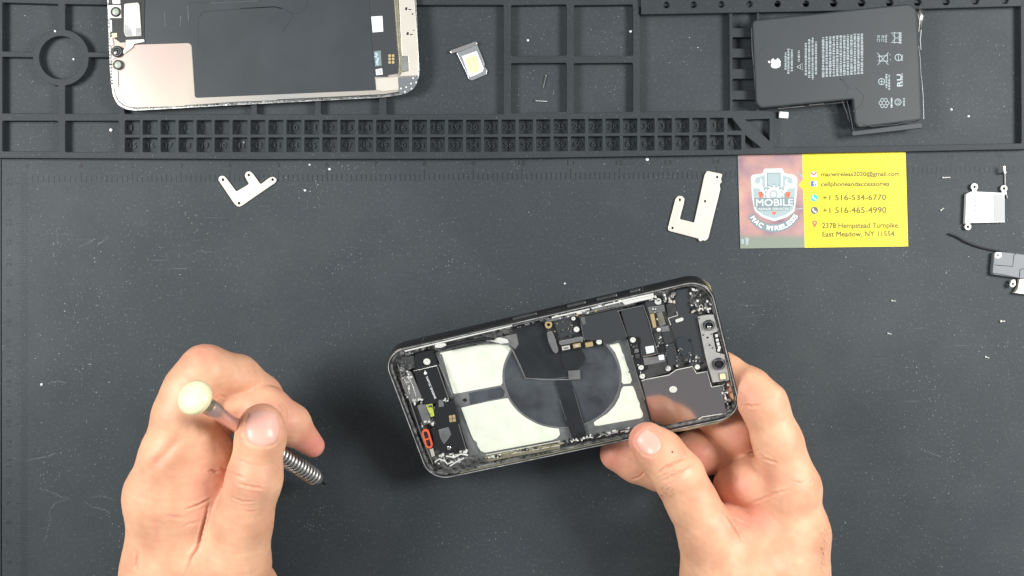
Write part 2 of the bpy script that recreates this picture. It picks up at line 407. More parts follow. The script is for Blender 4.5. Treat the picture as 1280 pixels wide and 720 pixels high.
hl = []
for i, x in enumerate(hx):
    y = float(np.interp(x, [833, 1007, 1147, 1256], [6, 4.4, 2.6, 0])); n = 16 if x < 1020 else 6
    hl.append(circ(x, y, 3.9 if n == 16 else 4.8, n))
b = MB(); b.plate(FT, [[(800, -80), (1280, -80), (1277, 7.5), (1100, 12.5), (940, 15.5), (801.5, 18)]]+hl, .0062, .0022, .0004)
b.build('hole_strip', M['tray'], mat_t)
b = MB(); b.plate(FT, [(-3, -80), (1.2, -80), (1.2, 900), (-3, 900)], .0006, .0005, .0002); b.build('edge_strip', M['tray'], mat_t)
# ruler
mk = MB()
def tx(v): return float(np.interp(v, [0, 1, 2, 13, 14, 19, 20, 21], [34, 101.5, 165.5, 835, 895.5, 1188.5, 1249, 1310]))
def ty(x): return float(np.interp(x, [34, 300, 835, 1250], [228.5, 227, 223.5, 215.5]))
for q in range(0, 206):
    v = q/10; x = tx(v); y1 = ty(x); L = 13.5 if q % 10 == 0 else 8.5
    if q: mk.plate(FT, quad(x, y1-L/2, .75, L), .00008, .00006)
for n in range(0, 21):
    if n in (3, 4, 5): pass
    x = tx(n); s_ = str(n); w = 4.2*len(s_); text(mk, FT, s_, x-w/2, ty(x)-18, w, 5.6, .00008)
for q in range(0, 236):
    n = 25.5-q/10; y = 229+(25-n)*25.1-.35*max(0, (25-n)-13)
    if y > 735: break
    L = 14.5 if abs(n-round(n)) < .01 else (11 if abs(n*2-round(n*2)) < .01 else 8.5)
    mk.plate(FT, quad(34.5-L/2, y, L, .7), .00008, .00006)
for n in range(5, 26):
    y = 229+(25-n)*25.1-.35*max(0, (25-n)-13); s_ = str(n); w = 4.6*len(s_)
    text(mk, FT, s_, 14, y+w/2-1, w, 6.2, .00008, -90)
mk.build('ruler_marks', M['mark'], mat_t)

# ------------------------------------------------------------------ dust and crumbs
rng = random.Random(4)
ds = MB()
def fleck(x, y, z, r):
    k = rng.randint(4, 5); a0 = rng.random()*6; c = W(x, y, z); v = []
    for i in range(k):
        a = a0+2*math.pi*i/k; rr = r*rng.uniform(.5, 1.3); v.append((c[0]+rr*math.cos(a), c[1]+rr*math.sin(a)*rng.uniform(.4, 1), z+.00008))
    v.append((c[0], c[1], z+r*.7)); ds.add(v, [(i, (i+1) % k, k) for i in range(k)])
clus = [(110, 380, 60, 190), (90, 470, 60, 150), (250, 320, 60, 90), (180, 250, 80, 90), (60, 300, 40, 60), (70, 570, 30, 60), (130, 560, 40, 60), (395, 240, 30, 60), (700, 235, 60, 30),
        (850, 330, 70, 40), (1130, 420, 110, 70), (1050, 350, 90, 60), (1180, 560, 80, 130), (1100, 640, 90, 110), (1200, 340, 50, 60), (640, 250, 150, 90), (560, 290, 200, 70), (40, 40, 30, 24), (110, 30, 20, 22), (35, 110, 24, 26), (110, 110, 18, 20), (76, 72, 16, 26), (40, 170, 25, 18), (112, 170, 20, 14),
        (590, 70, 28, 40), (670, 45, 22, 20), (670, 110, 22, 16), (760, 45, 22, 16), (755, 110, 22, 26), (850, 70, 35, 34), (1215, 110, 45, 34), (1060, 175, 60, 20), (1240, 60, 20, 12), (980, 175, 20, 8)]
for cx, cy, sp, n in clus:
    for _ in range(n):
        x, y = rng.gauss(cx, sp*.55), rng.gauss(cy, sp*.5)
        if cy < 200: x = min(max(x, cx-sp), cx+sp); y = min(max(y, max(cy-sp, 6)), cy+sp)
        fleck(x, y, 0, rng.choice([.00009, .00012, .00016, .0002]) if rng.random() < .96 else .00034)
for _ in range(700):
    fleck(rng.uniform(5, 1275), rng.uniform(205, 716), 0, rng.choice([.00008, .0001, .00014, .0002]))
for _ in range(90): fleck(rng.uniform(160, 900), rng.uniform(150, 190), 0, rng.choice([.0001, .00018]))
for _ in range(70):
    x = rng.uniform(5, 900); fleck(x, rng.choice([yC1(x)+3.5, yD1(x)+3.5])+rng.uniform(-2, 2), TZ, rng.choice([.0001, .00016]))
for pl in ([(121, 307), (128, 302), (136, 296)], [(98, 309), (112, 303), (120, 298)], [(48, 610), (62, 614), (76, 621), (88, 623)], [(56, 676), (62, 655), (63, 636), (70, 628), (84, 624)], [(105, 627), (118, 634), (130, 637), (138, 642)], [(112, 622), (130, 620), (142, 625)],
           [(33, 576), (48, 573), (60, 570), (69, 567)], [(1150, 560), (1162, 566), (1176, 571)], [(60, 480), (72, 476), (84, 479)]):
    for _ in range(3):
        pts = []
        for (x0, y0), (x1, y1) in zip(pl[:-1], pl[1:]):
            for i in range(14): pts.append((x0+(x1-x0)*i/14+rng.gauss(0, .9), y0+(y1-y0)*i/14+rng.gauss(0, .7)))
        for x, y in pts: fleck(x, y, 0, rng.choice([.00007, .0001]))
tag(ds.build('dust', M['dust']), 'fine pale dust and lint scattered over the dark mat', kind='stuff')
crumbs = [(809, 199.5, 2.0, 'round white crumb just under the tray lip, above the ruler number 13'), (387, 206, 1.3, 'tiny white crumb beside the tray lip, upper left neighbour of the bigger ruler crumb'),
          (412, 211.5, 1.7, 'white crumb on the mat right of the three-armed bracket, by the ruler'), (381, 238, 1.6, 'white crumb a little below the ruler, right of the three-armed bracket'),
          (706, 354.5, 1.2, 'tiny white crumb on bare mat just above the open phone'), (788, 39.5, 1.6, 'white crumb at the right wall of the upper right square pocket'),
          (139, 163, 2.1, 'white crumb in the lower pocket left of the small numbered cells'), (305, 178.5, 1.6, 'white crumb inside a small cell of the lower numbered row'),
          (52.5, 480.5, 1.8, 'white smear-like crumb near the left ruler, left of the hand'), (870.5, 207, 0, ''), (1189, 137, 1.6, 'white crumb in the right pocket, left one of two beyond the battery'), (1210.5, 145.5, 1.5, 'white crumb in the right pocket, right one of two beyond the battery'),
          (660, 50.5, 1.5, 'white crumb in the upper left square pocket'), (92, 74, 1.4, 'white crumb inside the round ring compartment'), (69, 39, 1.6, 'white crumb on the rim of the ring compartment')]
for x, y, r, lb in crumbs:
    if not r: continue
    z = TZ if (y < 45 and x < 75) or (780 < x < 800) else 0
    F = flat(x, y, z); b = MB(); k = r*S
    prof = [(0, k*.9), (k*.5, k), (k*.95, k*.55), (k*1.1, .0001)]; b.lathe((0, 0, 0), (rng.uniform(-.2, .2), rng.uniform(-.2, .2), 1), prof, 9)
    b.v = [(p[0]*(1+rng.uniform(-.2, .2)), p[1]*(1+rng.uniform(-.2, .2)), p[2]) for p in b.v]
    o = b.build('crumb', M['crumb'], sharp=60); put(o, F); tag(o, lb, 'crumb', 'white crumbs on the mat')
def screw_thing(x, y, ang, label, L=4.2, mkey='white_metal', r=1.25, z=0):
    F = flat(x, y, z); k = S; t = thing('screw', F, label, 'screw', 'loose screws')
    a = math.radians(-ang); ax = (math.cos(a), math.sin(a), 0)
    b = MB(); b.lathe((-ax[0]*L*k/2, -ax[1]*L*k/2, r*k), ax, [(0, r*k*.7), (r*k*.35, r*k), (r*k*.8, r*k)], 12); b.build('head', M[mkey], t)
    pr = [(0, r*.5*k)]
    n = 10
    for i in range(n): pr += [(L*k*(i+.5)/n, r*k*.62), (L*k*(i+1)/n, r*k*.42)]
    b = MB(); b.lathe((-ax[0]*(L*k/2-r*k*.8), -ax[1]*(L*k/2-r*k*.8), r*k*.75), ax, pr, 10); b.build('shank', M[mkey], t)
    return t
screw_thing(1182, 222, -2, 'tiny silver screw lying flat under ruler number 19', 9)
screw_thing(1177, 262, -35, 'tiny silver screw left of the nickel card reader', 4.5)
screw_thing(1116, 376, 5, 'tiny silver screw on bare mat, upper of two below the business card', 4.5)
screw_thing(1111, 417, 15, 'tiny silver screw on bare mat, lower of two below the business card', 4.5)
screw_thing(1252, 401.5, 0, 'tiny silver screw below the grey loudspeaker module', 5, r=1.7)
screw_thing(1233, 446.5, 20, 'tiny dark screw farthest down the right side of the mat', 4.5)
screw_thing(681, 101.5, 103, 'dark slim screw standing diagonal in the lower left square pocket', 15, 'grey_metal', 1.5)
screw_thing(675.5, 126.5, 3, 'dark slim screw lying level in the lower left square pocket', 14.5, 'grey_metal', 1.4)

# ------------------------------------------------------------------ loose phone pieces on the mat
def bracket(name, F, label, outline, hl, th=.0006, m='cream_steel', z=.0009, cat='bracket', group=None):
    t = thing(name, F, label, cat, group)
    b = MB(); b.plate(F, [outline]+[circ(x, y, r, 14) for x, y, r in hl], z, th, .00015); b.build('plate', M[m], t)
    return t
F = flat(310, 236)
o1 = zm(0, 190, 3, [(818, 104), (822, 91), (838, 88), (849, 98), (886, 148), (934, 120), (917, 90), (922, 75), (936, 71), (948, 80), (977, 121), (1010, 96), (1026, 92), (1038, 102), (1034, 114), (905, 203), (893, 206), (880, 196)])
t = bracket('metal_bracket', F, 'small cream coloured V-shaped metal bracket with three short arms, upper left of the mat', rnd(o1, 2, 3), [(278.7, 224.6, 1.7), (311, 218.7, 1.6), (340.7, 224.5, 1.7), (298.8, 254, 1.7)], group='thin metal brackets')
b = MB()
for x, y in ((278.7, 224.6), (311, 218.7), (340.7, 224.5), (298.8, 254)): b.plate(F, [circ(x, y, 3.3, 16), circ(x, y, 1.8, 16)], .00105, .0003, .0001)
b.build('screw_collar', M['white_metal'], t)
F = flat(868, 258)
o2 = zm(800, 180, 3.555, [(298, 119), (366, 133), (359, 158), (364, 168), (353, 180), (357, 200), (303, 420), (290, 431), (272, 426), (250, 418), (128, 386), (124, 376), (158, 243), (168, 231), (186, 230), (198, 242), (195, 262), (176, 333), (241, 349), (288, 135)])
t = bracket('metal_bracket', F, 'tall cream coloured J-shaped metal plate left of the business card', rnd(o2, 1.3, 3), [(896.5, 221.3, 1.5), (881.3, 251.5, 1.5), (849.8, 249.8, 1.6), (840.5, 285, 1.5)], group='thin metal brackets', z=.0012, th=.0009)
b = MB(); b.disc(F, 875.8, 299, 2.6, .0015, .0006); b.plate(F, quad(848, 268, 1.2, 26, 13), .00135, .0002); b.build('bent_tab', M['white_metal'], t)

F = flat(1230, 262)
t = thing('card_reader', F, 'nickel metal card reader cage with three screw tabs beside ruler number 20', 'card reader')
g = lambda pts: zm(1140, 180, 7.2, pts)
b = MB(); b.plate(F, rnd(g([(490, 450), (530, 428), (600, 428), (835, 440), (838, 705), (520, 712), (478, 718)]), .8), .0030, .0026, .0003); b.build('cage', M['white_metal'], t)
b = MB(); b.plate(F, g([(738, 452), (830, 450), (836, 695), (736, 697)]), .0032, .0006, .0001); b.build('grey_label', M['label_grey'], t)
for x, y, r in ((564, 385, 32), (830, 400, 30), (505, 745, 30)):
    c = g([(x, y)])[0]; b = MB(); b.plate(F, [circ(c[0], c[1], r/7.2, 18), circ(c[0], c[1], 1.7, 14)], .0022, .0008, .0002)
    b.plate(F, quad(c[0], c[1]+(5.5 if y < 600 else -5.5), 5.5, 4), .0021, .0008, .0001); b.build('screw_tab', M['white_metal'], t)
for x in (565, 700):
    for y in (510, 552, 598):
        c = g([(x, y)])[0]; b = MB(); b.plate(F, rnd(quad(c[0], c[1], 4.4, 1.1, 15), .4), .0033, .0004); b.plate(F, quad(c[0]+1.3, c[1]+.5, 1.4, 2), .00345, .0004); b.build('contact_pin', M['label_grey'], t)
F = flat(1255, 225)
t = thing('antenna_pin', F, 'thin black flex strip with pale upright tip beside the card reader', 'flex strip')
b = MB(); b.wire(F, g([(836, 262), (838, 330), (840, 420), (858, 490)]), .0006, .00055, 6, .6); b.build('strip', M['foilblack'], t)
b = MB(); b.wire(F, g([(828, 200), (832, 240), (838, 262)]), .0042, .0006); b.tube([tuple(F.px(1256.3, 216, .004)[:2])+(.004,), tuple(F.px(1256.3, 216, .0006)[:2])+(.0005,)], .0005); b.build('tip', M['cream_steel'], t)

F = flat(1262, 338)
t = thing('speaker_module', F, 'dark grey loudspeaker module with trailing wire at the right edge of the mat', 'speaker module')
g = lambda pts: zm(1170, 280, 7.2, pts)
b = MB(); b.plate(F, rnd(g([(525, 255), (600, 250), (900, 285), (900, 520), (740, 488), (515, 455), (508, 430)]), 1.2), .0034, .0032, .0004); b.build('body', M['speaker'], t)
b = MB()
for l in ([(528, 368), (690, 382), (700, 285), (720, 262)], [(520, 442), (600, 455), (745, 485)], [(750, 485), (755, 410), (800, 400)]): b.wire(F, g(l), .0034, .00018, 5)
b.build('seam', M['black'], t)
for l in ([(528, 268), (545, 252), (590, 256), (592, 300), (560, 312), (528, 305)], [(668, 545), (685, 500), (715, 500), (718, 550), (700, 570), (675, 568)]):
    c = np.mean(g(l), 0); b = MB(); b.plate(F, [rnd(g(l), 1), circ(c[0], c[1], 1.6, 14)], .0037, .0014, .0002); b.build('screw_tab', M['white_metal'], t)
b = MB(); b.plate(F, rnd(g([(752, 495), (900, 500), (900, 640), (770, 630), (705, 620), (735, 590)]), 1), .0034, .003, .0003); b.build('contact_block', M['cream_steel'], t)
b = MB(); b.wire(F, g([(115, 88), (180, 112), (260, 158), (340, 192), (420, 216), (480, 230), (560, 245), (640, 258)]), .0011, .0005, 8); b.build('wire', M['black'], t)

# SIM tray and its card
F = flat(590, 77)
g = lambda pts: zm(550, 30, 6.547, pts)
t = thing('sim_tray', F, 'tilted grey metal card tray lying in the wide tray pocket', 'sim tray')
b = MB(); b.plate(F, rnd(g([(82, 225), (90, 212), (290, 140), (303, 148), (305, 165), (150, 228), (92, 242)]), .8), .0022, .002, .0003); b.build('face_bar', M['steel'], t)
b = MB(); b.plate(F, [rnd(g([(130, 225), (302, 165), (362, 310), (362, 345), (388, 375), (380, 412), (262, 462), (235, 452), (222, 412), (208, 385)]), 1.2), rnd(g([(180, 262), (295, 222), (355, 368), (345, 395), (250, 432), (235, 425)]), 1)], .0011, .0010, .0002); b.build('frame', M['traygrey'], t)
o = part('sim_card', F, rnd(g([(178, 262), (262, 222), (296, 220), (358, 362), (352, 388), (258, 435), (236, 428)]), 1.2), .0008, .0006, M['white'], None, .0001); o.matrix_world = Matrix.Translation(F.o)
tag(o, 'cream sim card with gold contact area lying in the tilted grey tray', 'sim card')
b = MB(); b.plate(F, rnd(g([(205, 285), (262, 248), (300, 262), (338, 355), (330, 380), (272, 405), (245, 395)]), 1.5), .00086, .0001); c = b.build('contact_area', M['simgold'], o)
b = MB()
for l in ([(225, 300), (250, 340), (285, 345), (325, 330)], [(262, 262), (275, 300), (285, 345), (300, 390)], [(240, 350), (262, 330)]): b.wire(F, g(l), .00088, .00006, 4)
b.build('contact_lines', M['olive'], o)

o = MB(); F = flat(980, 143.5); o.plate(F, rnd(quad(980, 143.5, 11.5, 8, 4), 1), .0022, .0021, .0004); o = o.build('foam_pad', M['foam']); put(o, F); tag(o, 'small white foam block on the mat under the battery edge', 'foam pad')

# ------------------------------------------------------------------ screen assembly, back side up
g = lambda pts: zm(130, 0, 4.8, pts)
g2 = lambda pts: zm(455, 0, 5.533, pts)
F = flat(330, 30, TZ)
t = thing('phone_screen', F, 'detached phone screen lying back side up across the tray pockets', 'phone screen')
TH = .0030
out = [(131, -62), (134, 0), (137, 84), (140.5, 118), (146, 130), (156, 136.5), (170, 138.3), (300, 131), (480, 121.8), (506, 117.5), (519, 108), (524.5, 93), (522, 45), (518.5, -40), (510, -58), (497, -66), (150, -78)]
b = MB(); b.plate(F, rnd(out, 8, 5), TH-.0006, TH-.0008, .0006); b.build('glass', M['darkmetal'], t)
b = MB(); b.plate(F, [rnd(out, 8, 5), rnd([(x+(2.2 if x < 330 else -2.2), y+(-2.2 if y > 20 else 2.2)) for x, y in out], 7, 5)], TH-.0001, .0006, .0001); b.build('edge_rim', M['rim'], t)
plate = [(135.5, -62), (137.5, 0), (139.5, 83), (143.5, 116), (149, 127), (158, 133), (170, 134.5), (230, 132.6), (232, 131.6), (300, 127), (345, 125.4), (347, 124.2), (480, 117.6), (504, 113.5), (515, 105), (521, 92), (519, 45), (515, -40), (495, -62)]
b = MB(); b.plate(F, rnd(plate, 3, 3), TH, .0005, .0001); b.build('metal_backing', M['screen_plate'], t)
sheet = [(165, -62), (165, 30), (166.5, 55.8), (236, 53.7), (239.3, 57), (243.5, 121), (246, 122.2), (350, 117.7), (470, 112.6), (468.5, 100), (464, 20), (462, -62)]
b = MB(); b.plate(F, rnd(sheet, 1.5, 3), TH+.0003, .0003, .0001); b.build('graphite_sheet', M['graphite'], t)
b = MB()
for l in (g2([]) or [(247.5, 60), (247.8, 22), (255, 14.5), (300, 11), (342, 8.5), (353, 10.7), (367, 18), (378, 14.5), (384, 6), (384, -5)], [(300, 10.7), (342, 8.6), (352, 10.5)], [(236, 3), (262, 3.4), (278, 1)], [(366, 20), (360, 30), (353, 39)],
          ): b.wire(F, l, TH+.0003, .00028, 6, .7)
b.build('sheet_crease', M['shield'], t)
b = MB()
for l in ([(205.5, 16), (206.5, 33), (214, 34.3), (225, 33), (226, 20)], [(234.5, 8), (235.5, 26)], [(262, 3.6), (300, 1.8), (322, 1.2)]): b.wire(F, l, TH+.0004, .00014, 4)
b.build('fold_line', M['grey_metal'], t)
b = MB(); b.plate(F, [(136, -60), (165, -60), (181, -60), (181, 0), (180, 50), (166, 52), (150, 53), (139, 45)], TH+.0006, .0005, .0001); b.build('sensor_flex', M['black'], t)
b = MB(); b.plate(F, rnd(g([(120, 22), (205, 14), (212, 30), (224, 215), (130, 220), (118, 190)]), 2), TH+.0014, .0008, .0002); b.build('ear_speaker', M['cream_steel'], t)
b = MB(); b.plate(F, rnd(g([(122, 140), (160, 170), (172, 215), (132, 216), (122, 190)]), 1), TH+.0015, .0004); b.plate(F, g([(190, 168), (218, 168), (221, 212), (190, 214)]), TH+.0015, .0004); b.build('speaker_mesh', M['grey_metal'], t)
b = MB(); b.plate(F, rnd(g([(130, 240), (240, 236), (242, 250), (180, 262), (168, 285), (120, 322), (108, 310), (135, 280)]), .6), TH+.0011, .0005); b.build('sensor_bracket', M['white_metal'], t)
b = MB(); b.plate(F, rnd(g([(22, 30), (102, 30), (104, 108), (28, 108)]), .8), TH+.0008, .0007, .0001); b.plate(F, rnd(g([(48, 0), (98, 0), (98, 22), (52, 24)]), .5), TH+.0008, .0007, .0001); b.build('sensor_plate', M['cream_steel'], t)
for x, y, r, lens in ((68, 70, 30, 'sage'), (78, 308, 35, 'glass'), (82, 388, 30, 'sage')):
    c = g([(x, y)])[0]; b = MB(); b.disc(F, c[0], c[1], r/4.8, TH+.0016, .001); q = b.build('sensor_ring', M['black'], t)
    b = MB(); b.disc(F, c[0], c[1], r/4.8*.68, TH+.0018, .0004, .0003); b.build('lens', M[lens], q)
    if lens == 'glass':
        b = MB(); b.plate(F, [circ(c[0], c[1], 5.6, 24), circ(c[0], c[1], 4.6, 24)], TH+.0021, .0005); b.plate(F, [circ(c[0], c[1], 3, 20), circ(c[0], c[1], 2.3, 20)], TH+.0023, .0006); b.build('ring', M['darkmetal'], q)
b = MB(); b.plate(F, g([(46, 200), (76, 198), (78, 222), (50, 226)]), TH+.0009, .0003); b.build('gold_contact', M['gold'], t)
b = MB()
for l in ([(34, 120), (46, 120), (48, 190), (38, 190)], [(34, 225), (48, 225), (56, 270), (40, 275)], [(44, 345), (70, 345), (60, 352), (46, 356)], [(48, 420), (80, 420), (84, 520), (56, 520)]): b.plate(F, rnd(g(l), .4), TH+.0008, .0004)
b.build('edge_clip', M['white_metal'], t)
b = MB()
for i in range(26):
    y = 20+i*19; b.plate(F, rnd(g([(22+y*.03, y), (34+y*.03, y), (35+y*.03, y+9), (23+y*.03, y+10)]), .3), TH+.0004, .0006)
b.build('edge_teeth', M['gasket'], t)
b = MB(); rg = random.Random(8)
for i in range(75):
    x = 168+i*4.5; y = np.interp(x, [168, 300, 480, 510], [136.4, 129.3, 119.8, 115.2])+rg.uniform(-.5, .3)
    b.plate(F, rnd(quad(x, y, rg.uniform(2, 5), rg.uniform(1, 2.2), -3), .4), TH+.0002+rg.uniform(0, .0002), .0007)
b.build('edge_adhesive', M['gasket'], t)
b = MB(); b.plate(F, rnd(g2([(40, -200), (205, -200), (207, 0), (222, 250), (240, 440), (245, 505), (165, 518), (165, 530), (75, 530), (60, 300), (45, 100)]), .6), TH+.0007, .0005, .0001); b.build('display_flex', M['shield'], t)
b = MB(); b.plate(F, g2([(200, -100), (228, -100), (232, 0), (262, 400), (262, 500), (238, 520), (244, 420)]), TH+.0009, .0006, .0001); b.build('gold_edge', M['olive'], t)
b = MB(); b.plate(F, g2([(50, 115), (127, 110), (133, 218), (60, 224)]), TH+.0008, .0001); b.build('white_label', M['white'], t)
b = MB(); b.plate(F, g2([(68, 355), (115, 350), (122, 455), (78, 460)]), TH+.0008, .0001); lb = b.build('blue_label', M['slate'], t)
b = MB(); rg = random.Random(3)
for i in range(12): b.plate(F, quad(*g2([(84+rg.uniform(-4, 14), 368+i*7)])[0], rg.uniform(2, 4), .8, -4), TH+.00085, .00003)
b.build('print', M['pale'], lb)
b = MB(); b.plate(F, [g2([(80, 480), (125, 472), (130, 515), (84, 520)]), g2([(90, 487), (115, 483), (118, 507), (92, 510)])], TH+.0009, .0002); b.plate(F, g2([(92, 490), (112, 487), (114, 504), (94, 506)]), TH+.0009, .0002); b.build('code_frame', M['white'], t)
b = MB()
for i in range(2):
    for j in range(3): b.plate(F, rnd(quad(*g2([(177+i*24, 385+j*23)])[0], 3.2, 3.2), .7), TH+.0009, .0002)
b.build('gold_contact', M['gold'], t)
b = MB(); b.plate(F, g2([(82, 545), (235, 533), (240, 618), (135, 630), (85, 622)]), TH+.0006, .0005); b.build('lower_bracket', M['cream_steel'], t)
b = MB(); b.plate(F, rnd(g2([(232, -200), (340, -200), (348, 0), (378, 380), (375, 522), (245, 528), (262, 500), (310, 490), (306, 388), (262, 388)]), .8), TH+.0012, .0007, .0002); b.build('side_bracket', M['cream_steel'], t)
b = MB(); b.plate(F, g2([(262, 392), (304, 390), (308, 488), (262, 494)]), TH+.0010, .0006); b.build('grey_insert', M['grey_metal'], t)
b = MB()
for x, y in ((292, 60), (302, 232)): b.plate(F, quad(*g2([(x, y)])[0], 2.6, 3.6, 10), TH+.00125, .0001); b.plate(F, quad(*g2([(x+25, y+6)])[0], 3.5, 1.2), TH+.00125, .0001)
b.plate(F, circ(*g2([(336, 97)])[0], 1.1, 8), TH+.00125, .0001); b.plate(F, circ(*g2([(344, 210)])[0], .8, 8), TH+.00125, .0001); b.build('slot_mark', M['black'], t)
b = MB(); b.plate(F, rnd(g2([(240, 535), (375, 528), (365, 580), (340, 615), (285, 650), (245, 645)]), 1), TH+.0006, .0005); b.build('corner_flex', M['speaker'], t)
b = MB()
for x, y in ((255, 612), (292, 603), (283, 635), (325, 578), (328, 613), (360, 570), (340, 540)): b.disc(F, *g2([(x, y)])[0], 1.2, TH+.0009, .0003)
b.build('solder_dot', M['white_metal'], t)

# ------------------------------------------------------------------ business card
F = flat(1029, 250)
t = thing('business_card', F, 'yellow business card with a photo-print left half and a shield emblem', 'business card')
CT = .0012
b = MB(); b.plate(F, [(922.4, 192.8), (1132, 190.4), (1135.3, 308), (925.7, 310.6)], .0007, .00045, .00005); b.build('card_back', M['white'], t)
b = MB(); b.plate(F, [(922.5, 193), (1002.8, 192), (1003.5, 225), (998.3, 231.3), (1004.2, 237.5), (1006, 309.6), (925.8, 310.5)], .00078, .00008); b.build('photo_print', M['art'], t)
b = MB(); b.plate(F, [(1002.8, 192), (1132, 190.5), (1135.2, 307.9), (1006, 309.6), (1004.2, 237.5), (998.3, 231.3), (1003.5, 225)], .00079, .00009); b.build('yellow_print', M['yellow'], t)
D = .00084
g = lambda pts: zm(1000, 190, 6, pts)
b = MB()
for s_, x, y, w, h in (('macwireless2020@gmail.com', 158, 182, 586, 33), ('cellphoneandaccessories', 158, 256, 512, 33), ('+1 516-534-6770', 170, 362, 474, 42), ('+1 516-465-4990', 170, 458, 476, 44), ('2378 Hempstead Turnpike,', 166, 570, 578, 39), ('East Meadow, NY 11554', 168, 634, 538, 39)):
    p = g([(x, y)])[0]; text(b, F, s_, p[0], p[1], w/6, h/6, D, -.4, .38)
b.build('contact_lettering', M['print'], t)
def disc_l(pts, d=D): return pts
b = MB(); b.plate(F, g([(78, 150), (126, 148), (127, 186), (80, 188)]), D, .00003); o = b.build('mail_icon', M['white'], t)
b = MB()
for l in ([(78, 150), (86, 149), (102, 166), (118, 148), (126, 148), (126, 158), (102, 180), (79, 160)],): b.plate(F, g(l), D+.00004, .00003)
b.build('envelope_flap', M['red'], o)
b = MB(); b.plate(F, rnd(g([(80, 218), (128, 216), (130, 258), (82, 260)]), .8), D, .00003); o = b.build('social_icon', M['blue'], t)
b = MB(); p = g([(100, 256)])[0]; text(b, F, 'f', p[0], p[1], 3.6, 6.6, D+.00004, 0, .35); b.plate(F, g([(122, 217), (129, 217), (130, 258), (123, 258)]), D+.00004, .00002); b.build('letter', M['white'], o)
def phone_icon(cx, cy, r, m, m2, name):
    p = g([(cx, cy)])[0]; b = MB(); b.plate(F, circ(*p, r, 20), D, .00003); o = b.build(name, M[m], t)
    b = MB(); x, y = p
    b.plate(F, rnd([(x-2.6, y-1.7), (x-1.3, y-2.8), (x-.3, y-1.1), (x-.9, y-.2), (x+.5, y+1.2), (x+1.5, y+.5), (x+2.9, y+1.8), (x+1.7, y+2.9), (x-.6, y+2.0), (x-2.2, y+.2)], .4), D+.00004, .00002); b.build('handset', M[m2], o)
phone_icon(107, 344, 4.6, 'green', 'white', 'chat_icon'); phone_icon(108, 438, 4.7, 'darkprint', 'white', 'call_icon')
x, y = g([(110, 538)])[0]
b = MB(); b.plate(F, [[(x-3.3, y-1.2), (x-2.6, y-3.3), (x, y-4.4), (x+2.6, y-3.3), (x+3.3, y-1.2), (x+2, y+2), (x, y+5.4), (x-2, y+2)], circ(x, y-1.2, 1.2, 10)], D, .00003); b.build('map_pin_icon', M['red'], t)
# emblem
g = lambda pts: zm(920, 190, 6, pts)
def pl(name, loops, m, d, par=None, hs=None):
    b = MB()
    for l in loops: b.plate(F, [g(l)]+[g(h) for h in (hs or [])], d, .00002)
    return b.build(name, M[m], par or t)
sh = [(110, 195), (118, 172), (200, 160), (210, 125), (350, 122), (362, 158), (440, 172), (462, 200), (455, 330), (440, 445), (380, 490), (285, 520), (195, 488), (138, 440), (118, 330)]
em = pl('shield_emblem', [rnd(sh, 12)], 'emblem_white', D+.00002)
pl('shield_field', [rnd([(126, 200), (210, 176), (222, 140), (340, 138), (352, 176), (444, 204), (440, 330), (425, 435), (370, 472), (285, 500), (205, 472), (152, 430), (132, 330)], 10)], 'emblem_pale', D+.00005, em)
def wrench(sx):
    X = lambda x: 283+sx*(x-283)
    l = [(150, 190), (118, 212), (116, 248), (140, 274), (172, 272), (215, 345), (240, 335), (195, 250), (200, 215), (180, 192), (182, 225), (160, 240), (140, 225)]
    return [(X(x), y) for x, y in l]
for sx in (1, -1): pl('wrench_mark', [wrench(sx)], 'emblem_white', D+.00008, em)
for l in ([(166, 300), (196, 298), (204, 340), (176, 345)], [(372, 300), (410, 298), (400, 345), (368, 340)], [(262, 448), (308, 448), (286, 476)]): pl('red_accent', [l], 'red', D+.00008, em)
pl('phone_mark', [rnd([(214, 134), (350, 132), (352, 262), (216, 262)], 10)], 'emblem_white', D+.00011, em); pl('phone_glass', [[(232, 156), (334, 155), (334, 258), (232, 258)]], 'slate', D+.00013, em)
pl('phone_glow', [[(238, 162), (328, 161), (328, 258), (238, 258)]], 'emblem_pale', D+.00015, em)
gear = []
for i in range(12):
    a = 2*math.pi*i/12
    for da, r in ((-.13, 66), (-.09, 84), (.09, 84), (.13, 66)): gear.append((284+r*math.cos(a+da), 318+r*math.sin(a+da)*.95))
pl('gear_mark', [gear], 'slate', D+.00017, em); 
pl('gear_face', [[(284+(x-284)*.9, 318+(y-318)*.9) for x, y in gear]], 'emblem_white', D+.00019, em); pl('gear_hub', [circ(282, 318, 32)], 'emblem_pale', D+.00021, em); pl('gear_hole', [circ(281, 318, 20)], 'emblem_white', D+.00023, em)
pl('name_band', [rnd([(140, 346), (432, 340), (436, 404), (400, 412), (400, 438), (166, 442), (166, 414), (142, 410)], 5)], 'slate', D+.00025, em)
b = MB(); p = g([(150, 403)])[0]; text(b, F, 'MOBILE', p[0], p[1], 46, 8.4, D+.00028, -.6, .5); p = g([(170, 437)])[0]; text(b, F, 'REPAIR SERVICES', p[0], p[1], 37.5, 3.0, D+.00028, -.6, .2); b.build('band_lettering', M['emblem_white'], em)
b = MB(); arc = [(132+0, 440)]
band = [(285+215*math.cos(math.radians(a)), 398+205*math.sin(math.radians(a))) for a in range(28, 155, 6)] + [(285+165*math.cos(math.radians(a)), 392+150*math.sin(math.radians(a))) for a in range(154, 26, -6)]
pl('name_ribbon', [[(x-3, y) for x, y in band]], 'slate', D+.00003)
b = MB(); word = 'MAC WIRELESS'
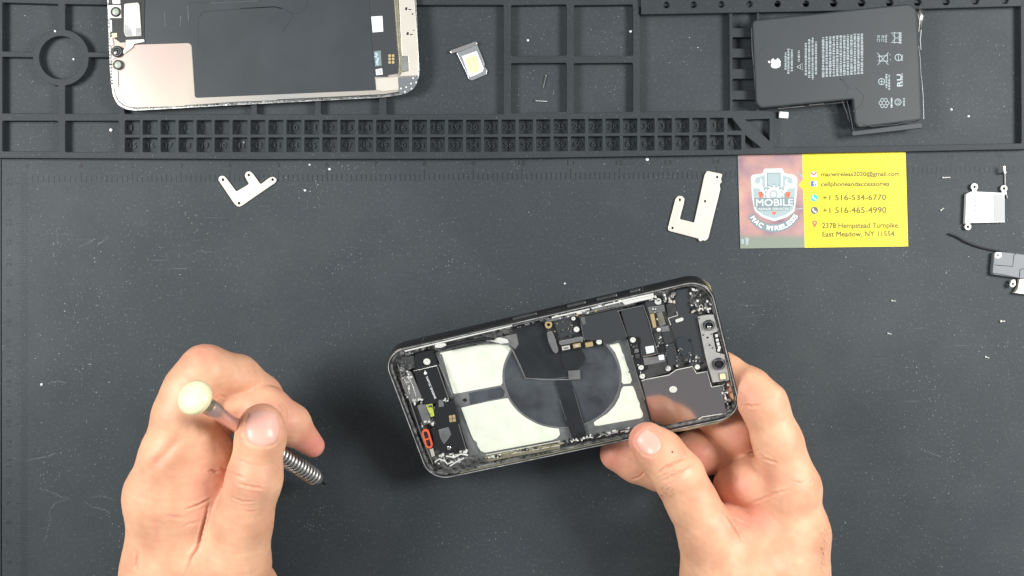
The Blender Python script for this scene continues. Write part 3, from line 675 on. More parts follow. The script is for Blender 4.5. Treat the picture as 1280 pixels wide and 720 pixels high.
for i, ch in enumerate(word):
    if ch == ' ': continue
    a = math.radians(150-(0, 12, 23, 33, 41, 53, 60, 70, 80, 90, 100, 110)[i]*1.04); r = 196
    x, y = 285+r*1.02*math.cos(a), 398+r*.96*math.sin(a); p = g([(x, y)])[0]
    text(b, F, ch, p[0]-.5, p[1], 1.6 if ch == 'I' else 5.2, 5.6, D+.00007, -(math.degrees(a)-90)-180+180 if False else (90-math.degrees(a))*-1 if False else math.degrees(math.pi/2-a)*-1, .4)
b.build('ribbon_lettering', M['white'], t)
b = MB()
for l in ([(38, 650), (60, 655), (58, 690), (40, 690)], [(70, 640), (96, 645), (92, 695), (74, 700)]): b.plate(F, rnd(g(l), .6), D, .00003)
b.plate(F, g([(450, 424), (512, 420), (512, 427), (450, 431)]), D, .00003)
for i in range(5): b.plate(F, g([(455+i*10, 150+i*7), (462+i*10, 146+i*7), (466+i*10, 156+i*9), (458+i*10, 160+i*9)]), D, .00003)
b.build('print_fleck', M['emblem_pale'], t)

# ------------------------------------------------------------------ battery
F = flat(1045, 80, .0064)
g = lambda pts: zm(930, 0, 4, pts)
t = thing('phone_battery', F, 'black L-shaped phone battery pack with white print lying over the tray', 'battery')
BT = .0042
body = rnd(g([(42, 100), (830, 17), (862, 45), (878, 330), (889, 600), (572, 639), (555, 612), (545, 496), (82, 541), (62, 515)]), [6, 7, 3, 0, 5, 5, 0, 1.5, 5, 4], 5)
b = MB(); b.plate(F, body, BT, .0038, .0009); b.build('cell', M['battery'], t)
b = MB(); b.plate(F, rnd(g([(545, 645), (552, 655), (890, 612), (893, 640), (548, 679), (538, 672)]), .7), .0026, .0018, .0003); b.build('folded_flap', M['graphite'], t)
b = MB(); b.wire(F, g([(160, 545), (300, 532), (420, 520), (505, 510)]), .0010, .00035); b.wire(F, g([(490, 505), (512, 560), (530, 620), (545, 672)]), .0012, .0004); b.wire(F, g([(515, 505), (530, 570), (545, 650)]), .0024, .0003); b.build('flex_tail', M['foilblack'], t)
for l, r in (([(872, 230), (880, 290), (884, 380)], .0002), ([(886, 380), (895, 480), (898, 595)], .00022), ([(868, 70), (878, 110), (872, 160), (885, 150), (880, 200), (884, 250)], .0003), ([(38, 140), (42, 250), (50, 330)], .0003), ([(50, 340), (56, 430), (62, 520)], .0002), ([(170, 544), (300, 531)], .0002), ([(325, 526), (400, 519)], .0002)): b = MB(); b.wire(F, g(l), .0026, r, 5); b.build('foil_edge', M['grey_metal'], t)
b = MB(); v = [tuple(F.px(x, y, 0)[:2])+(z,) for (x, y), z in zip(g([(862, 45), (905, 62), (896, 80), (885, 150), (876, 150), (880, 90)]), (.0035, .0015, .0036, .0018, .0026, .0042))]
b.add(v, [(0, 1, 5), (1, 2, 5), (2, 3, 5), (3, 4, 5), (4, 0, 5)]); o = b.build('torn_foil', M['steel'], t); o.modifiers.new('s', 'SOLIDIFY').thickness = .0001
b = MB()
for l in ([(505, 482), (520, 440), (478, 392), (500, 402), (530, 445)], [(560, 610), (640, 632), (760, 622), (860, 600)], [(545, 560), (590, 520), (600, 480), (560, 440)], [(205, 95), (220, 130)], [(60, 290), (110, 225)]): b = MB(); b.wire(F, g(l), BT+.00002, .0002, 6, .35); b.build('pouch_crease', M['battery'], t)
def bt(mb, x, y0, y1, w=2.6, seed=0, slope=.02):
    """one line of tiny unreadable print, running bottom to top"""
    r = random.Random(seed*977+int(x*7)); y = y1
    while y > y0:
        L = r.choice([3, 5, 7, 9, 11, 13]); L = min(L, y-y0)
        if L < 1.5: break
        yy = y
        while yy > y-L:
            k = min(r.uniform(1.0, 1.9), yy-(y-L)+.01)
            xx = x+r.uniform(-.5, .5); a = w*r.uniform(1.4, 2.4)
            mb.plate(F, zm(930, 0, 4, [(xx-a, yy), (xx+a, yy), (xx+a, yy-k*1.6), (xx-a, yy-k*1.6)]), BT+.00008, .00006); yy -= k*2.4
        y -= L+r.uniform(2.5, 5)
b = MB()
for x, y0, y1 in ((208, 262, 348), (222, 240, 368), (239, 248, 356), (274, 252, 308)): bt(b, x, y0, y1)
for x, y0, y1 in ((309, 215, 376), (326, 196, 388), (343, 188, 396), (360, 208, 372)): bt(b, x, y0, y1)
for i in range(12): bt(b, 396+i*17.6, 186-i*1.8, 386-i*1.6, 3)
for x, y0, y1 in ((710, 175, 210), (712, 365, 440), (726, 375, 448), (800, 490, 530), (783, 158, 218), (790, 272, 302), (790, 365, 430), (738, 490, 538)): bt(b, x, y0, y1, 2.2)
b.build('small_print', M['batprint'], t)
P = lambda pts: g(pts)
b = MB()
# fruit emblem, top pointing left
ap = [(140, 296), (146, 290), (157, 288), (170, 291), (180, 300), (184, 311), (181, 318), (183, 326), (176, 335), (163, 341), (150, 341), (139, 337), (134, 330), (136, 322), (139, 317), (136, 310), (136, 302)]
bite = [(148, 284), (158, 283), (166, 287), (160, 296), (152, 297)]
ap2 = [(139, 297), (146, 291), (150, 298), (157, 300), (164, 297), (167, 290), (176, 296), (184, 308), (182, 315), (182, 321), (184, 327), (176, 336), (163, 341), (150, 341), (139, 337), (134, 329), (138, 317), (134, 306)]
b.plate(F, rnd(P(ap2), .5), BT+.0001, .00008); b.plate(F, rnd(P([(120, 304), (126, 304), (133, 313), (128, 316), (121, 312)]), .5), BT+.0001, .00008)
b.build('fruit_emblem', M['white'], t)
b = MB()
def ring(x, y, r, w=3.2): b.plate(F, [P(circ(x, y, r, 18)), P(circ(x, y, r-w, 18))], BT+.0001, .00008)
def line(*pts, r=.00016): b.wire(F, P(pts), BT+.00006, r, 4, .5)
line((264, 334), (292, 318), (294, 350), (264, 334))
line((282, 328), (282, 342))
line((668, 282), (720, 278)); line((668, 304), (720, 306)); line((666, 264), (722, 324)); line((722, 262), (668, 324)); line((676, 276), (678, 308)); line((716, 272), (718, 312)); line((730, 270), (730, 276)); line((732, 296), (732, 302))
ring(772, 287, 18); line((772, 272), (772, 302)); ring(688, 408, 17); line((688, 396), (688, 420)); line((678, 408), (698, 408)); ring(770, 510, 17); line((762, 504), (776, 504), (778, 510), (776, 516), (762, 516))
for k in range(6):
    a = math.radians(60*k); ring(700+17*math.cos(a), 515+17*math.sin(a), 9.5, 2.8)
line((735, 165), (788, 165)); line((735, 212), (788, 212)); line((742, 172), (762, 190), (742, 206)); line((785, 172), (764, 190), (785, 206)); line((752, 160), (752, 218)); line((776, 160), (776, 218))
for x0 in (668, 690): line((x0, 208), (x0-4, 196), (x0+10, 196), (x0+8, 210)); line((x0, 190), (x0, 178), (x0+12, 180)); line((x0+8, 190), (x0+6, 178))
b.build('approval_mark', M['batprint'], t)
b = MB(); p = P([(787, 432)])[0]; text(b, F, 'RU', p[0], p[1], 15, 5.6, BT+.0001, -92, .3); p = P([(742, 538)])[0]; text(b, F, 'Li-ion', p[0], p[1], 11, 2.6, BT+.0001, -92, .15); b.build('mark_lettering', M['batprint'], t)

# ------------------------------------------------------------------ the opened phone, held tilted over the mat
PL, PW = .1576, .0757
def rotm(a, b_, c):
    a, b_, c = map(math.radians, (a, b_, c))
    ca, sa, cb, sb, cc, sc = math.cos(a), math.sin(a), math.cos(b_), math.sin(b_), math.cos(c), math.sin(c)
    return np.array([[cc, -sc, 0], [sc, cc, 0], [0, 0, 1]])@np.array([[cb, 0, sb], [0, 1, 0], [-sb, 0, cb]])@np.array([[1, 0, 0], [0, ca, -sa], [0, sa, ca]])
FP = Frame((.02480, -.04565, .0486), rotm(24.1, -10.0, 13.3)); FP.o = FP.o-FP.R[:, 0]*.0009
ph = thing('opened_phone', FP, 'opened phone chassis with bare inner parts, held tilted in the hand', 'phone')
def rr(L, W_, r, n=9):
    out = []
    for cx, cy, a0 in ((L/2-r, W_/2-r, 0), (-L/2+r, W_/2-r, 90), (-L/2+r, -W_/2+r, 180), (L/2-r, -W_/2+r, 270)):
        for i in range(n+1):
            a = math.radians(a0+90*i/n); out.append((cx+r*math.cos(a), cy+r*math.sin(a)))
    return out
b = MB(); b.plate(FP, [rr(PL, PW, .0112), rr(PL-.0030, PW-.0030, .0099)], 0, .0064, .0005, True); b.build('frame', M['frame'], ph, 50)
b = MB(); b.plate(FP, [rr(PL-.0010, PW-.0010, .0107), rr(PL-.0019, PW-.0019, .0103)], .00012, .0003, .00005, True); b.build('rim_line', M['rim'], ph)
b = MB(); b.plate(FP, [rr(PL-.0024, PW-.0024, .0101), rr(PL-.0050, PW-.0050, .0090)], -.0008, .0022, .0003, True); b.build('inner_ledge', M['gasket'], ph)
b = MB(); b.plate(FP, [rr(PL-.0012, PW-.0012, .0105)], -.0057, .0011, .0002, True); b.build('back_glass', M['glass'], ph)
b = MB(); b.plate(FP, [rr(PL-.0027, PW-.0027, .0100)], -.0046, .0010, 0, True); b.build('mid_plate', M['gasket'], ph)
def pp(name, pts, d, th, m, bev=.0001, r=.5, par=None, n=2):
    b = MB(); b.plate(FP, rnd(pts, r, n), d, th, bev); return b.build(name, M[m], par or ph)
gA = lambda pts: zm(480, 420, 4, pts); gB = lambda pts: zm(560, 400, 3.793, pts); gC = lambda pts: zm(660, 370, 3.793, pts)
gD = lambda pts: zm(770, 350, 7.2, pts); gE = lambda pts: zm(780, 430, 5.54, pts); g8 = lambda pts: zm(470, 340, 2.667, pts)
def pw(name, lines, d, r, m, par=None, fz=1.0, n=5):
    b = MB()
    for l in lines: b.wire(FP, l, d, r, n, fz)
    return b.build(name, M[m], par or ph)
def scr(x, y, r, d=-.0012, m='steel'):
    c = FP.px(x, y, d); k = S*(H-(FP.o+FP.R@c)[2])/H; R_ = r*k
    b = MB(); b.lathe((c[0], c[1], d), (0, 0, 1), [(-.0014, R_*.8), (-.0005, R_), (-.0001, R_), (0, R_*.8), (.0000, R_*.45), (-.0003, R_*.3), (-.0003, .00001)], 16)
    return b.build('screw', M[m], ph)
# side buttons on the raised long edge
for x0, x1 in ((641, 672), (709, 733), (746, 772), (787, 801)):
    u0 = FP.px(x0, 393-.2387*(x0-690)-4, -.003)[0]; u1 = FP.px(x1, 393-.2387*(x1-690)-4, -.003)[0]
    b = MB(); b.plate(Frame(), rr(u1-u0, .0020, .0009, 5), 0, .0012, .0003, True)
    b.v = [(u0+(u1-u0)/2+x, PW/2+.0007+z, -.0032+y) for x, y, z in b.v]; b.build('side_button', M['darkmetal'], ph)
u = FP.px(735, 380, -.003)[0]
for u in (-.058, .048):
    b = MB(); b.v = []; b.plate(Frame(), rect(-.0003, -.0026, .0003, .0026), 0, .0003, 0, True); b.v = [(u+x, PW/2+.00005+z, -.0033+y) for x, y, z in b.v]; b.build('antenna_line', M['darkmetal'], ph)
# bay plate, adhesive pads and charging coil
pp('bay_plate', [(544, 441), (626, 424), (784, 404), (786, 425), (815, 527), (790, 535), (606, 572), (592, 571), (572, 520)], -.0041, .0004, 'bay_grey')
pp('bay_plate_edge', gA([(272, 92), (290, 90), (350, 300), (345, 345), (420, 480), (475, 590), (430, 600), (345, 330), (320, 300)]), -.0037, .0005, 'grey_metal')
for l in ([(550, 441.5), (575, 436), (617, 428.5), (634, 430), (639, 438), (633, 453), (629.5, 466), (628, 479.5), (626, 481.5), (596, 487.5), (571, 493), (566, 491.5), (556, 460)],
          [(576.3, 510), (610, 502), (635, 497.8), (641, 502), (647, 510), (655, 518), (665.5, 524.5), (676, 530), (686.5, 532.8), (694, 533), (698.5, 536), (700, 543.5), (696, 548), (690, 550.5), (650, 558), (607, 566), (601, 564), (597, 558), (596, 553), (592, 550), (589, 543.7), (583, 528)],
          [(761.5, 431.5), (773, 428.8), (776, 434), (777.5, 440), (780.5, 445), (783, 455), (786, 462), (790, 475), (788, 479.3), (779, 480.2), (776.5, 477), (776.5, 466), (773.5, 452), (769, 441)],
          [(779, 483.5), (791, 483), (794, 489), (797, 499), (800, 504), (800, 509), (804, 517), (803.5, 521), (800, 523), (748, 532.3), (743, 532), (742, 528.5), (746, 525), (759, 517.5), (768, 508), (774, 497), (776.5, 487)]):
    pp('adhesive_pad', l, -.0038, .0004, 'glue', .0001, .8)
cc = FP.px(702.3, 472.5, -.0038)
b = MB(); b.plate(FP, [[(cc[0]+x, cc[1]+y) for x, y in circ(0, 0, .0284, 64)], [(cc[0]+x, cc[1]+y) for x, y in circ(0, 0, .0272, 64)]], -.0037, .0004, .0001, True); b.build('coil_rim', M['grey_metal'], ph)
b = MB(); b.plate(FP, [[(cc[0]+x, cc[1]+y) for x, y in circ(0, 0, .02725, 64)]], -.0035, .0005, .0002, True); b.build('charging_coil', M['coil'], ph)
pp('coil_lead', gB([(22, 352), (258, 308), (290, 322), (296, 366), (285, 368), (60, 412), (30, 400)]), -.0036, .0003, 'grey_metal')
pp('coil_lead_film', gB([(100, 346), (252, 318), (270, 340), (262, 366), (105, 400)]), -.0034, .0003, 'coil')
c0 = gB([(80, 380)])[0]; b = MB(); b.disc(FP, *c0, 2.6, -.0034, .0004); b.build('index_hole', M['black'], ph)
pp('rim_bracket', gB([(160, 98), (240, 85), (325, 65), (335, 115), (318, 140), (296, 120), (250, 112), (170, 116)]), -.0030, .0006, 'steel')
pp('flex_sheet', [(641, 410), (655, 406), (676, 401), (682, 412), (684, 430), (690, 441), (712, 441), (722, 450), (722, 460), (712, 470), (690, 472.5), (657, 472), (650, 455), (641, 437)], -.0031, .0004, 'foilblack')
pp('flex_sheet', [(700, 440), (726, 437), (732, 449), (722, 462), (704, 462)], -.0029, .0004, 'foilblack', r=2)
pw('coil_wire', [[(596, 430.5), (620, 428.6), (635, 430.8), (641, 438), (650, 457), (657, 472.8), (680, 474.5), (712, 474.5)]], -.0028, .00042, 'grey_metal', fz=.6)
pp('coil_plug', [(710, 464), (725, 463), (725.5, 474), (711, 475)], -.0024, .0008, 'grey_metal')
pp('ribbon_cable', gC([(128, 405), (198, 402), (225, 470), (255, 575), (275, 655), (272, 680), (215, 690), (180, 590), (155, 490)]), -.0027, .0004, 'foilblack')
pw('ribbon_edge', [gC([(215, 440), (245, 545), (262, 600)]), gC([(150, 490), (182, 590)])], -.0026, .00012, 'grey_metal')
pw('coil_crease', [gC([(160, 340), (230, 325), (330, 320)]), gC([(60, 350), (130, 345), (180, 330)]), gB([(320, 200), (400, 210), (480, 190)]), gC([(405, 300), (412, 340), (408, 370)]), gC([(275, 490), (330, 480), (350, 500)])], -.0034, .0003, 'coil', fz=.35)
# side walls of the bay
b = MB(); b.plate(FP, [(783.5, 424), (787, 423), (816, 525), (812.5, 527)], -.0022, .0022, .0001); b.build('bay_wall', M['black'], ph)
pw('bay_wall_edge', [[(784, 425), (798, 474), (806, 500)]], -.0021, .00014, 'steel')
# small top-centre board
brd = pp('connector_board', gC([(78, 150), (88, 108), (130, 96), (215, 86), (238, 92), (258, 190), (270, 215), (312, 214), (318, 236), (262, 248), (150, 272), (128, 277), (112, 240), (88, 185)]), -.0022, .0010, 'black')
pp('board_cover', gC([(118, 115), (200, 100), (225, 180), (150, 200)]), -.0019, .0004, 'shield', par=brd)
pp('connector', gC([(88, 175), (112, 165), (128, 200), (146, 262), (132, 276), (118, 262), (96, 215)]), -.0010, .0012, 'steel', .0002, 2, brd)
pp('connector', gC([(147, 214), (256, 192), (264, 204), (258, 214), (156, 235), (147, 228)]), -.0010, .0012, 'steel', .0002, 1.4, brd)
for x, y, w, h, m in ((180, 247, 38, 17, 'cream_steel'), (232, 236, 36, 18, 'gold'), (290, 231, 36, 20, 'gold'), (150, 100, 62, 12, 'gold'), (180, 247, 22, 8, 'steel'), (200, 190, 14, 10, 'darkmetal'), (232, 236, 16, 8, 'cream_steel'), (255, 213, 8, 8, 'gold')):
    pp('chip', quad(*gC([(x, y)])[0], w/3.793, h/3.793, -11), -.0012 if h > 10 else -.0011, .0008, m, r=.3, par=brd)
q = gC([(97, 138)])[0]; b = MB(); b.plate(FP, [circ(*q, 4.6, 20), circ(*q, 2.2, 14)], -.0011, .0008, .0002); b.build('gold_ring', M['gold'], brd)
for x, y, r in ((215, 108, 2.6), (230, 160, 3.6), (337, 219, 3.5)): scr(*gC([(x, y)])[0], r, -.0012, 'white_metal')
pp('screw_base', gC([(312, 208), (352, 203), (358, 236), (320, 240)]), -.0020, .0010, 'black')
# shields
pp('logic_shield', gC([(243, 104), (330, 84), (425, 64), (470, 194), (366, 232), (352, 208), (300, 212), (264, 208)]), -.0012, .0016, 'shield')
pp('shield_label', gC([(250, 102), (268, 98), (275, 132), (258, 136)]), -.0011, .0001, 'grey_metal')
sh2 = pp('logic_shield', gD([(44, 280), (246, 229), (330, 490), (376, 665), (232, 692), (216, 515), (108, 506)]), -.0012, .0016, 'shield')
pw('shield_edge', [gD([(10, 282), (60, 268), (246, 229), (300, 380), (322, 470)]), gD([(326, 490), (352, 575), (376, 662), (340, 672), (240, 690)])], -.0010, .00018, 'steel')
pw('shield_edge', [gC([(240, 100), (262, 92), (330, 76), (430, 52)]), gC([(250, 130), (262, 190), (268, 212)]), gC([(425, 64), (470, 192)])], -.0012, .00011, 'steel')
pp('white_label', gD([(262, 604), (338, 592), (346, 650), (276, 666)]), -.0009, .0003, 'white')
q = pp('screw_block', gD([(105, 512), (212, 498), (250, 690), (290, 800), (200, 860), (150, 700)]), -.0014, .0012, 'black')
scr(*gD([(152, 542)])[0], 3.6, -.0010, 'white_metal')
for l, m in (([(150, 590), (195, 580), (200, 608), (158, 618)], 'darkmetal'), ([(165, 625), (200, 618), (206, 650), (172, 656)], 'steel'), ([(170, 672), (212, 665), (216, 700), (178, 706)], 'darkmetal'), ([(210, 515), (222, 590), (236, 680), (226, 682)], 'darkmetal')):
    pp('chip', gD(l), -.0009, .0006, m)
pp('chip', gE([(60, 100), (135, 85), (140, 150), (80, 160)]), -.0016, .0008, 'darkmetal'); 
# middle column of connectors
pp('flex_board', gD([(262, 195), (430, 175), (440, 240), (500, 430), (560, 640), (540, 740), (420, 760), (372, 665), (330, 480), (262, 240)]), -.0020, .0008, 'darkmetal')
pp('tape_patch', gD([(285, 245), (432, 225), (444, 282), (300, 300)]), -.0013, .0005, 'grey_metal')
pp('tape_patch', gD([(265, 205), (420, 185), (430, 215), (285, 240)]), -.0014, .0005, 'shield')
scr(*gD([(378, 195)])[0], 4.2, -.0009, 'white_metal'); pp('screw_tab', gD([(345, 175), (370, 165), (405, 180), (412, 220), (380, 225), (352, 212)]), -.0013, .0004, 'steel')
pp('connector', gD([(305, 312), (342, 305), (364, 425), (334, 432)]), -.0010, .0010, 'gold', r=.4)
q = pp('connector', gD([(366, 298), (412, 288), (448, 398), (400, 420), (388, 400)]), -.0009, .0012, 'steel', r=.4); pp('connector_face', gD([(380, 305), (408, 298), (438, 396), (402, 408)]), -.0007, .0003, 'olive', par=q)
b = MB(); b.disc(FP, *gD([(384, 452)])[0], 2.6, -.0009, .0008, .0003); b.build('solder_dot', M['white_metal'], ph)
for l, m, d in (([(400, 425), (470, 412), (484, 460), (410, 470)], 'grey_metal', -.0014), ([(340, 480), (405, 470), (422, 570), (372, 585), (350, 520)], 'darkmetal', -.0012), ([(375, 595), (430, 585), (446, 650), (385, 660)], 'black', -.0012), ([(412, 478), (480, 468), (510, 560), (440, 580)], 'shield', -.0013),
                ([(440, 585), (520, 570), (560, 700), (540, 760), (470, 760)], 'shield', -.0011), ([(244, 705), (440, 680), (450, 735), (255, 770)], 'grey_metal', -.0010), ([(380, 684), (430, 676), (436, 716), (390, 724)], 'white', -.0008)): pp('chip', gD(l), d, .0007, m)
pp('lower_board', gE([(140, 145), (300, 120), (315, 195), (160, 240), (130, 190)]), -.0017, .0012, 'darkmetal')
pp('lower_board', gE([(310, 70), (385, 60), (410, 110), (395, 140), (320, 140)]), -.0015, .0012, 'shield')
for x, y, r in ((118, 165, 3.4), (127, 226, 3.4), (306, 172, 3.4), (508, 162, 3.2)): scr(*gE([(x, y)])[0], r, -.0009, 'white_metal')
rg = random.Random(11)
def bits(name, region, n, d, ms, smin=1.2, smax=4, par=None, th=.0007):
    """a part made of a cluster of tiny soldered pieces"""
    by = {}
    x0, y0, x1, y1 = region[:4]; sl = region[4] if len(region) > 4 else 0
    for i in range(n):
        m = rg.choice(ms); x = rg.uniform(x0, x1); y = rg.uniform(y0, y1)+sl*(x-x0)
        by.setdefault(m, MB()).plate(FP, rnd(quad(x, y, rg.uniform(smin, smax), rg.uniform(smin*.6, smax*.6), rg.choice([-12, -12, 78, 20])), .5, 2), d+rg.uniform(-.0002, .0004), th, .0001)
    for m, b in by.items(): b.build(name, M[m], par or ph)
bits('solder_cluster', (797, 456, 806, 474), 9, -.0010, ['steel', 'white_metal', 'darkmetal'], 1, 3)
bits('solder_cluster', (832, 457, 848, 462, -.2), 10, -.0009, ['steel', 'white_metal', 'darkmetal'], 1.2, 3.4)
bits('solder_cluster', (856, 444, 876, 452), 14, -.0007, ['steel', 'white_metal', 'grey_metal'], 1.2, 4)
bits('solder_cluster', (828, 366, 843, 378), 20, -.0006, ['white_metal', 'cream_steel', 'grey_metal'], 1.5, 5)
bits('solder_cluster', (862, 361, 876, 372, .1), 16, -.0006, ['white_metal', 'steel', 'grey_metal', 'black'], 1.5, 4.5)
bits('solder_cluster', (864, 374, 886, 392), 30, -.0005, ['white_metal', 'steel', 'cream_steel', 'black', 'darkmetal'], 1.5, 5)
# camera cover area
pp('camera_cover', gD([(450, 225), (530, 190), (545, 95), (646, 82), (672, 160), (655, 240), (668, 290), (735, 322), (742, 430), (785, 560), (806, 700), (700, 760), (620, 730), (560, 640), (520, 500), (490, 410)]), -.0016, .0018, 'shield')
pp('camera_cover_step', gD([(540, 530), (600, 515), (650, 540), (680, 590), (690, 660), (640, 690), (590, 680), (555, 610)]), -.0010, .0005, 'graphite', r=2.5)
pp('camera_cover_step', gD([(450, 225), (530, 190), (540, 280), (500, 320), (470, 335)]), -.0012, .0005, 'darkmetal')
pw('camera_cover_edge', [gD([(492, 405), (470, 345), (556, 318), (545, 285)]), gD([(560, 640), (575, 612), (600, 625)])], -.0012, .00024, 'cream_steel')
pp('cover_tab', capsule(*gD([(548, 370)])[0], *gD([(594, 356)])[0], 1.9), -.0010, .0006, 'white_metal', r=0)
b = MB(); b.plate(FP, circ(*gD([(664, 546)])[0], 1.5, 10), -.0010, .0004); b.build('cover_hole', M['black'], ph)
# front camera bracket
cb = pp('camera_bracket', gD([(735, 336), (800, 322), (878, 316), (918, 462), (868, 482), (904, 655), (980, 672)]) + gE([(700, 92), (722, 190), (728, 252), (615, 268), (592, 190), (565, 95)]), -.0006, .0010, 'bracket_grey', .0002)
for (x, y), r, gl in ((gD([(836, 410)])[0], 7.2, 1), (gE([(657, 140)])[0], 8.4, 0)):
    c = FP.px(x, y, .0002); k = S*(H-.07)/H
    b = MB(); b.lathe((c[0], c[1], -.0006), (0, 0, 1), [(-.0006, r*k), (.0008, r*k), (.0010, r*k*.93), (.0010, r*k*.72), (.0002, r*k*.55), (.0002, .00001)], 28); q = b.build('camera_lens', M['black'], ph)
    b = MB(); b.plate(FP, [[(c[0]+px, c[1]+py) for px, py in circ(0, 0, r*k*.86, 28)], [(c[0]+px, c[1]+py) for px, py in circ(0, 0, r*k*.74, 28)]], .0006, .0004, .0001, True); b.build('lens_ring', M['grey_metal'], q)
    b = MB(); b.lathe((c[0], c[1], -.0002), (0, 0, 1), [(0, r*k*.52), (.0002, r*k*.4), (.0003, r*k*.1)], 20); b.build('lens_glass', M['glass'], q)
    if gl: b = MB(); b.disc(FP, x+.4, y+3, 2.6, .0006, .0003, .0002); b.build('lens_cap_dot', M['steel'], q)
q = pp('sensor_window', gE([(655, 203), (708, 198), (714, 248), (662, 255)]), -.0003, .0004, 'steel', par=cb); pp('sensor_patch', gE([(662, 210), (700, 205), (706, 242), (668, 247)]), -.0001, .0003, 'simgold', r=1, par=cb)
b = MB()
for x, y, r in ((747, 348, .8), (785, 496, .9), (824, 519, 1.2), (843, 586, 1), (870, 612, .8), (858, 488, .7)): b.plate(FP, circ(*gD([(x, y)])[0], r, 10), -.0004, .0003)
b.build('pin_hole', M['black'], cb)
pp('side_flex', gD([(872, 488), (918, 478), (960, 610), (975, 668), (910, 658)]), -.0008, .0008, 'black')
for x, y, w in ((905, 505, 24), (912, 545, 22), (920, 580, 26), (930, 612, 24), (925, 635, 20)): pp('capacitor', quad(*gD([(x, y)])[0], w/7.2, 3.6, 75), -.0001, .0010, 'white_metal', .0002, .8)
# polished plate
mp = [(802, 476), (806, 474.5), (836, 468.8), (845, 462.5), (865.5, 458), (867.5, 461), (870.5, 466.8), (884, 464.3), (889.5, 483.8), (903.7, 481.3), (906, 492), (911.5, 513), (908, 516.5), (878, 521.3), (872, 524.8), (855, 529), (839, 534), (814.5, 526), (808, 500)]
pp('polished_plate', mp, -.0020, .0012, 'mirror', .0001, .6)
pw('plate_edge', [mp[:17]], -.0019, .0002, 'white_metal')
pp('plate_sticker', circ(841.5, 487, 5, 14, 4), -.0018, .0002, 'white_metal', r=0)
bits('solder_cluster', (903, 476, 912, 500, .2), 16, -.0007, ['white_metal', 'steel', 'black'], 1.5, 4.5)
bits('solder_cluster', (906, 500, 913, 512), 8, -.0007, ['black', 'steel'], 1.5, 4)
pw('rim_seal', [gE([(330, 600), (430, 590), (560, 560), (640, 545), (720, 505), (765, 450), (778, 400)])], -.0008, .0008, 'olive', fz=.6)
# lower-left end
tap = pp('haptic_motor', gA([(150, 176), (262, 150), (320, 318), (270, 335), (205, 346), (180, 290)]), -.0012, .0018, 'black')
pw('motor_edge', [gA([(148, 174), (264, 147), (324, 318)]), gA([(275, 140), (342, 300)])], -.0012, .00028, 'steel')
b = MB(); p = gA([(208, 203)])[0]; text(b, FP, 'TAPTIC ENGINE', p[0], p[1], 30, 2.4, -.0011, 68, .12)
ap3 = [(x, y) for x, y in circ(*gA([(207, 186)])[0], 1.9, 10)]; b.plate(FP, ap3, -.0011, .0001); b.plate(FP, circ(gA([(205, 176)])[0][0], gA([(205, 176)])[0][1], .7, 6), -.0011, .0001); b.build('motor_lettering', M['white'], tap)
pp('top_block', gA([(155, 92), (240, 72), (252, 105), (268, 146), (165, 165), (150, 125)]), -.0016, .0014, 'black')
scr(*gA([(214, 130)])[0], 4.4, -.0010, 'white_metal')
pp('corner_part', gA([(85, 110), (150, 98), (155, 160), (100, 165), (80, 140)]), -.0022, .0010, 'darkmetal')
pp('steel_bracket', gA([(78, 202), (100, 188), (142, 192), (188, 305), (170, 330), (132, 335), (95, 260)]), -.0010, .0014, 'steel', .0002, 1)
bits('solder_cluster', (502, 464, 514, 474), 16, -.0006, ['steel', 'white_metal', 'black'], 1.2, 4)
bits('solder_cluster', (516, 496, 528, 505), 14, -.0006, ['steel', 'white_metal', 'black'], 1.2, 4)
scr(*gA([(88, 168)])[0], 3.6, -.0008); scr(*gA([(125, 188)])[0], 3.2, -.0008)
pp('speaker_grille', gA([(122, 358), (162, 345), (195, 425), (198, 445), (165, 452)]), -.0012, .0014, 'black')
pp('grey_block', gA([(165, 350), (204, 342), (236, 430), (222, 440), (198, 446)]), -.0010, .0014, 'grey_metal', .0002)
pp('lime_tape', gA([(208, 345), (240, 338), (252, 400), (234, 406)]), -.0012, .0008, 'lime')
bits('solder_cluster', (525, 526, 545, 536), 18, -.0006, ['steel', 'white_metal', 'darkmetal'], 1.2, 4)
bx_ = pp('speaker_box', gA([(262, 338), (345, 326), (382, 432), (372, 440), (412, 575), (305, 592), (255, 560), (234, 470), (258, 430), (246, 380)]), -.0012, .0020, 'black', .0003)
pp('grey_tab', gA([(272, 322), (296, 320), (300, 352), (274, 356)]), -.0009, .0004, 'grey_metal', par=bx_)
q = pp('gold_pad', gA([(324, 400), (355, 394), (360, 428), (328, 432)]), -.0010, .0003, 'gold', par=bx_); 
pw('gold_pad_line', [gA([(326, 416), (358, 411)]), gA([(340, 397), (344, 430)])], -.0010, .00013, 'black', bx_)
pp('grey_patch', gA([(272, 470), (322, 456), (336, 492), (322, 515), (300, 542), (280, 510)]), -.0010, .0002, 'grey_metal', par=bx_)
b = MB(); b.disc(FP, *gA([(325, 562)])[0], 2.8, -.0008, .0006, .0002); b.build('pink_dot', M['steel'], bx_)
c1, c2 = gA([(207, 488), (224, 545)])
q = pp('charge_port_seal', capsule(*c1, *c2, 5.2), -.0002, .0018, 'black', .0002, 0)
b = MB(); b.plate(FP, [capsule(*c1, *c2, 4.9), capsule(*c1, *c2, 2.3)], .0001, .0009, .0003); b.build('orange_ring', M['orange'], q)
b = MB(); b.plate(FP, capsule(*c1, *c2, 2.2), -.0004, .0004); b.build('seal_core', M['darkmetal'], q); 
m_ = ((c1[0]+c2[0])/2, (c1[1]+c2[1])/2); b = MB(); b.plate(FP, quad(*m_, 6.5, 1.8, -18), .0000, .0006, .0001); b.plate(FP, quad(*m_, 1.1, 15, -17), -.0002, .0004, .0001); b.build('orange_bar', M['orange'], q)
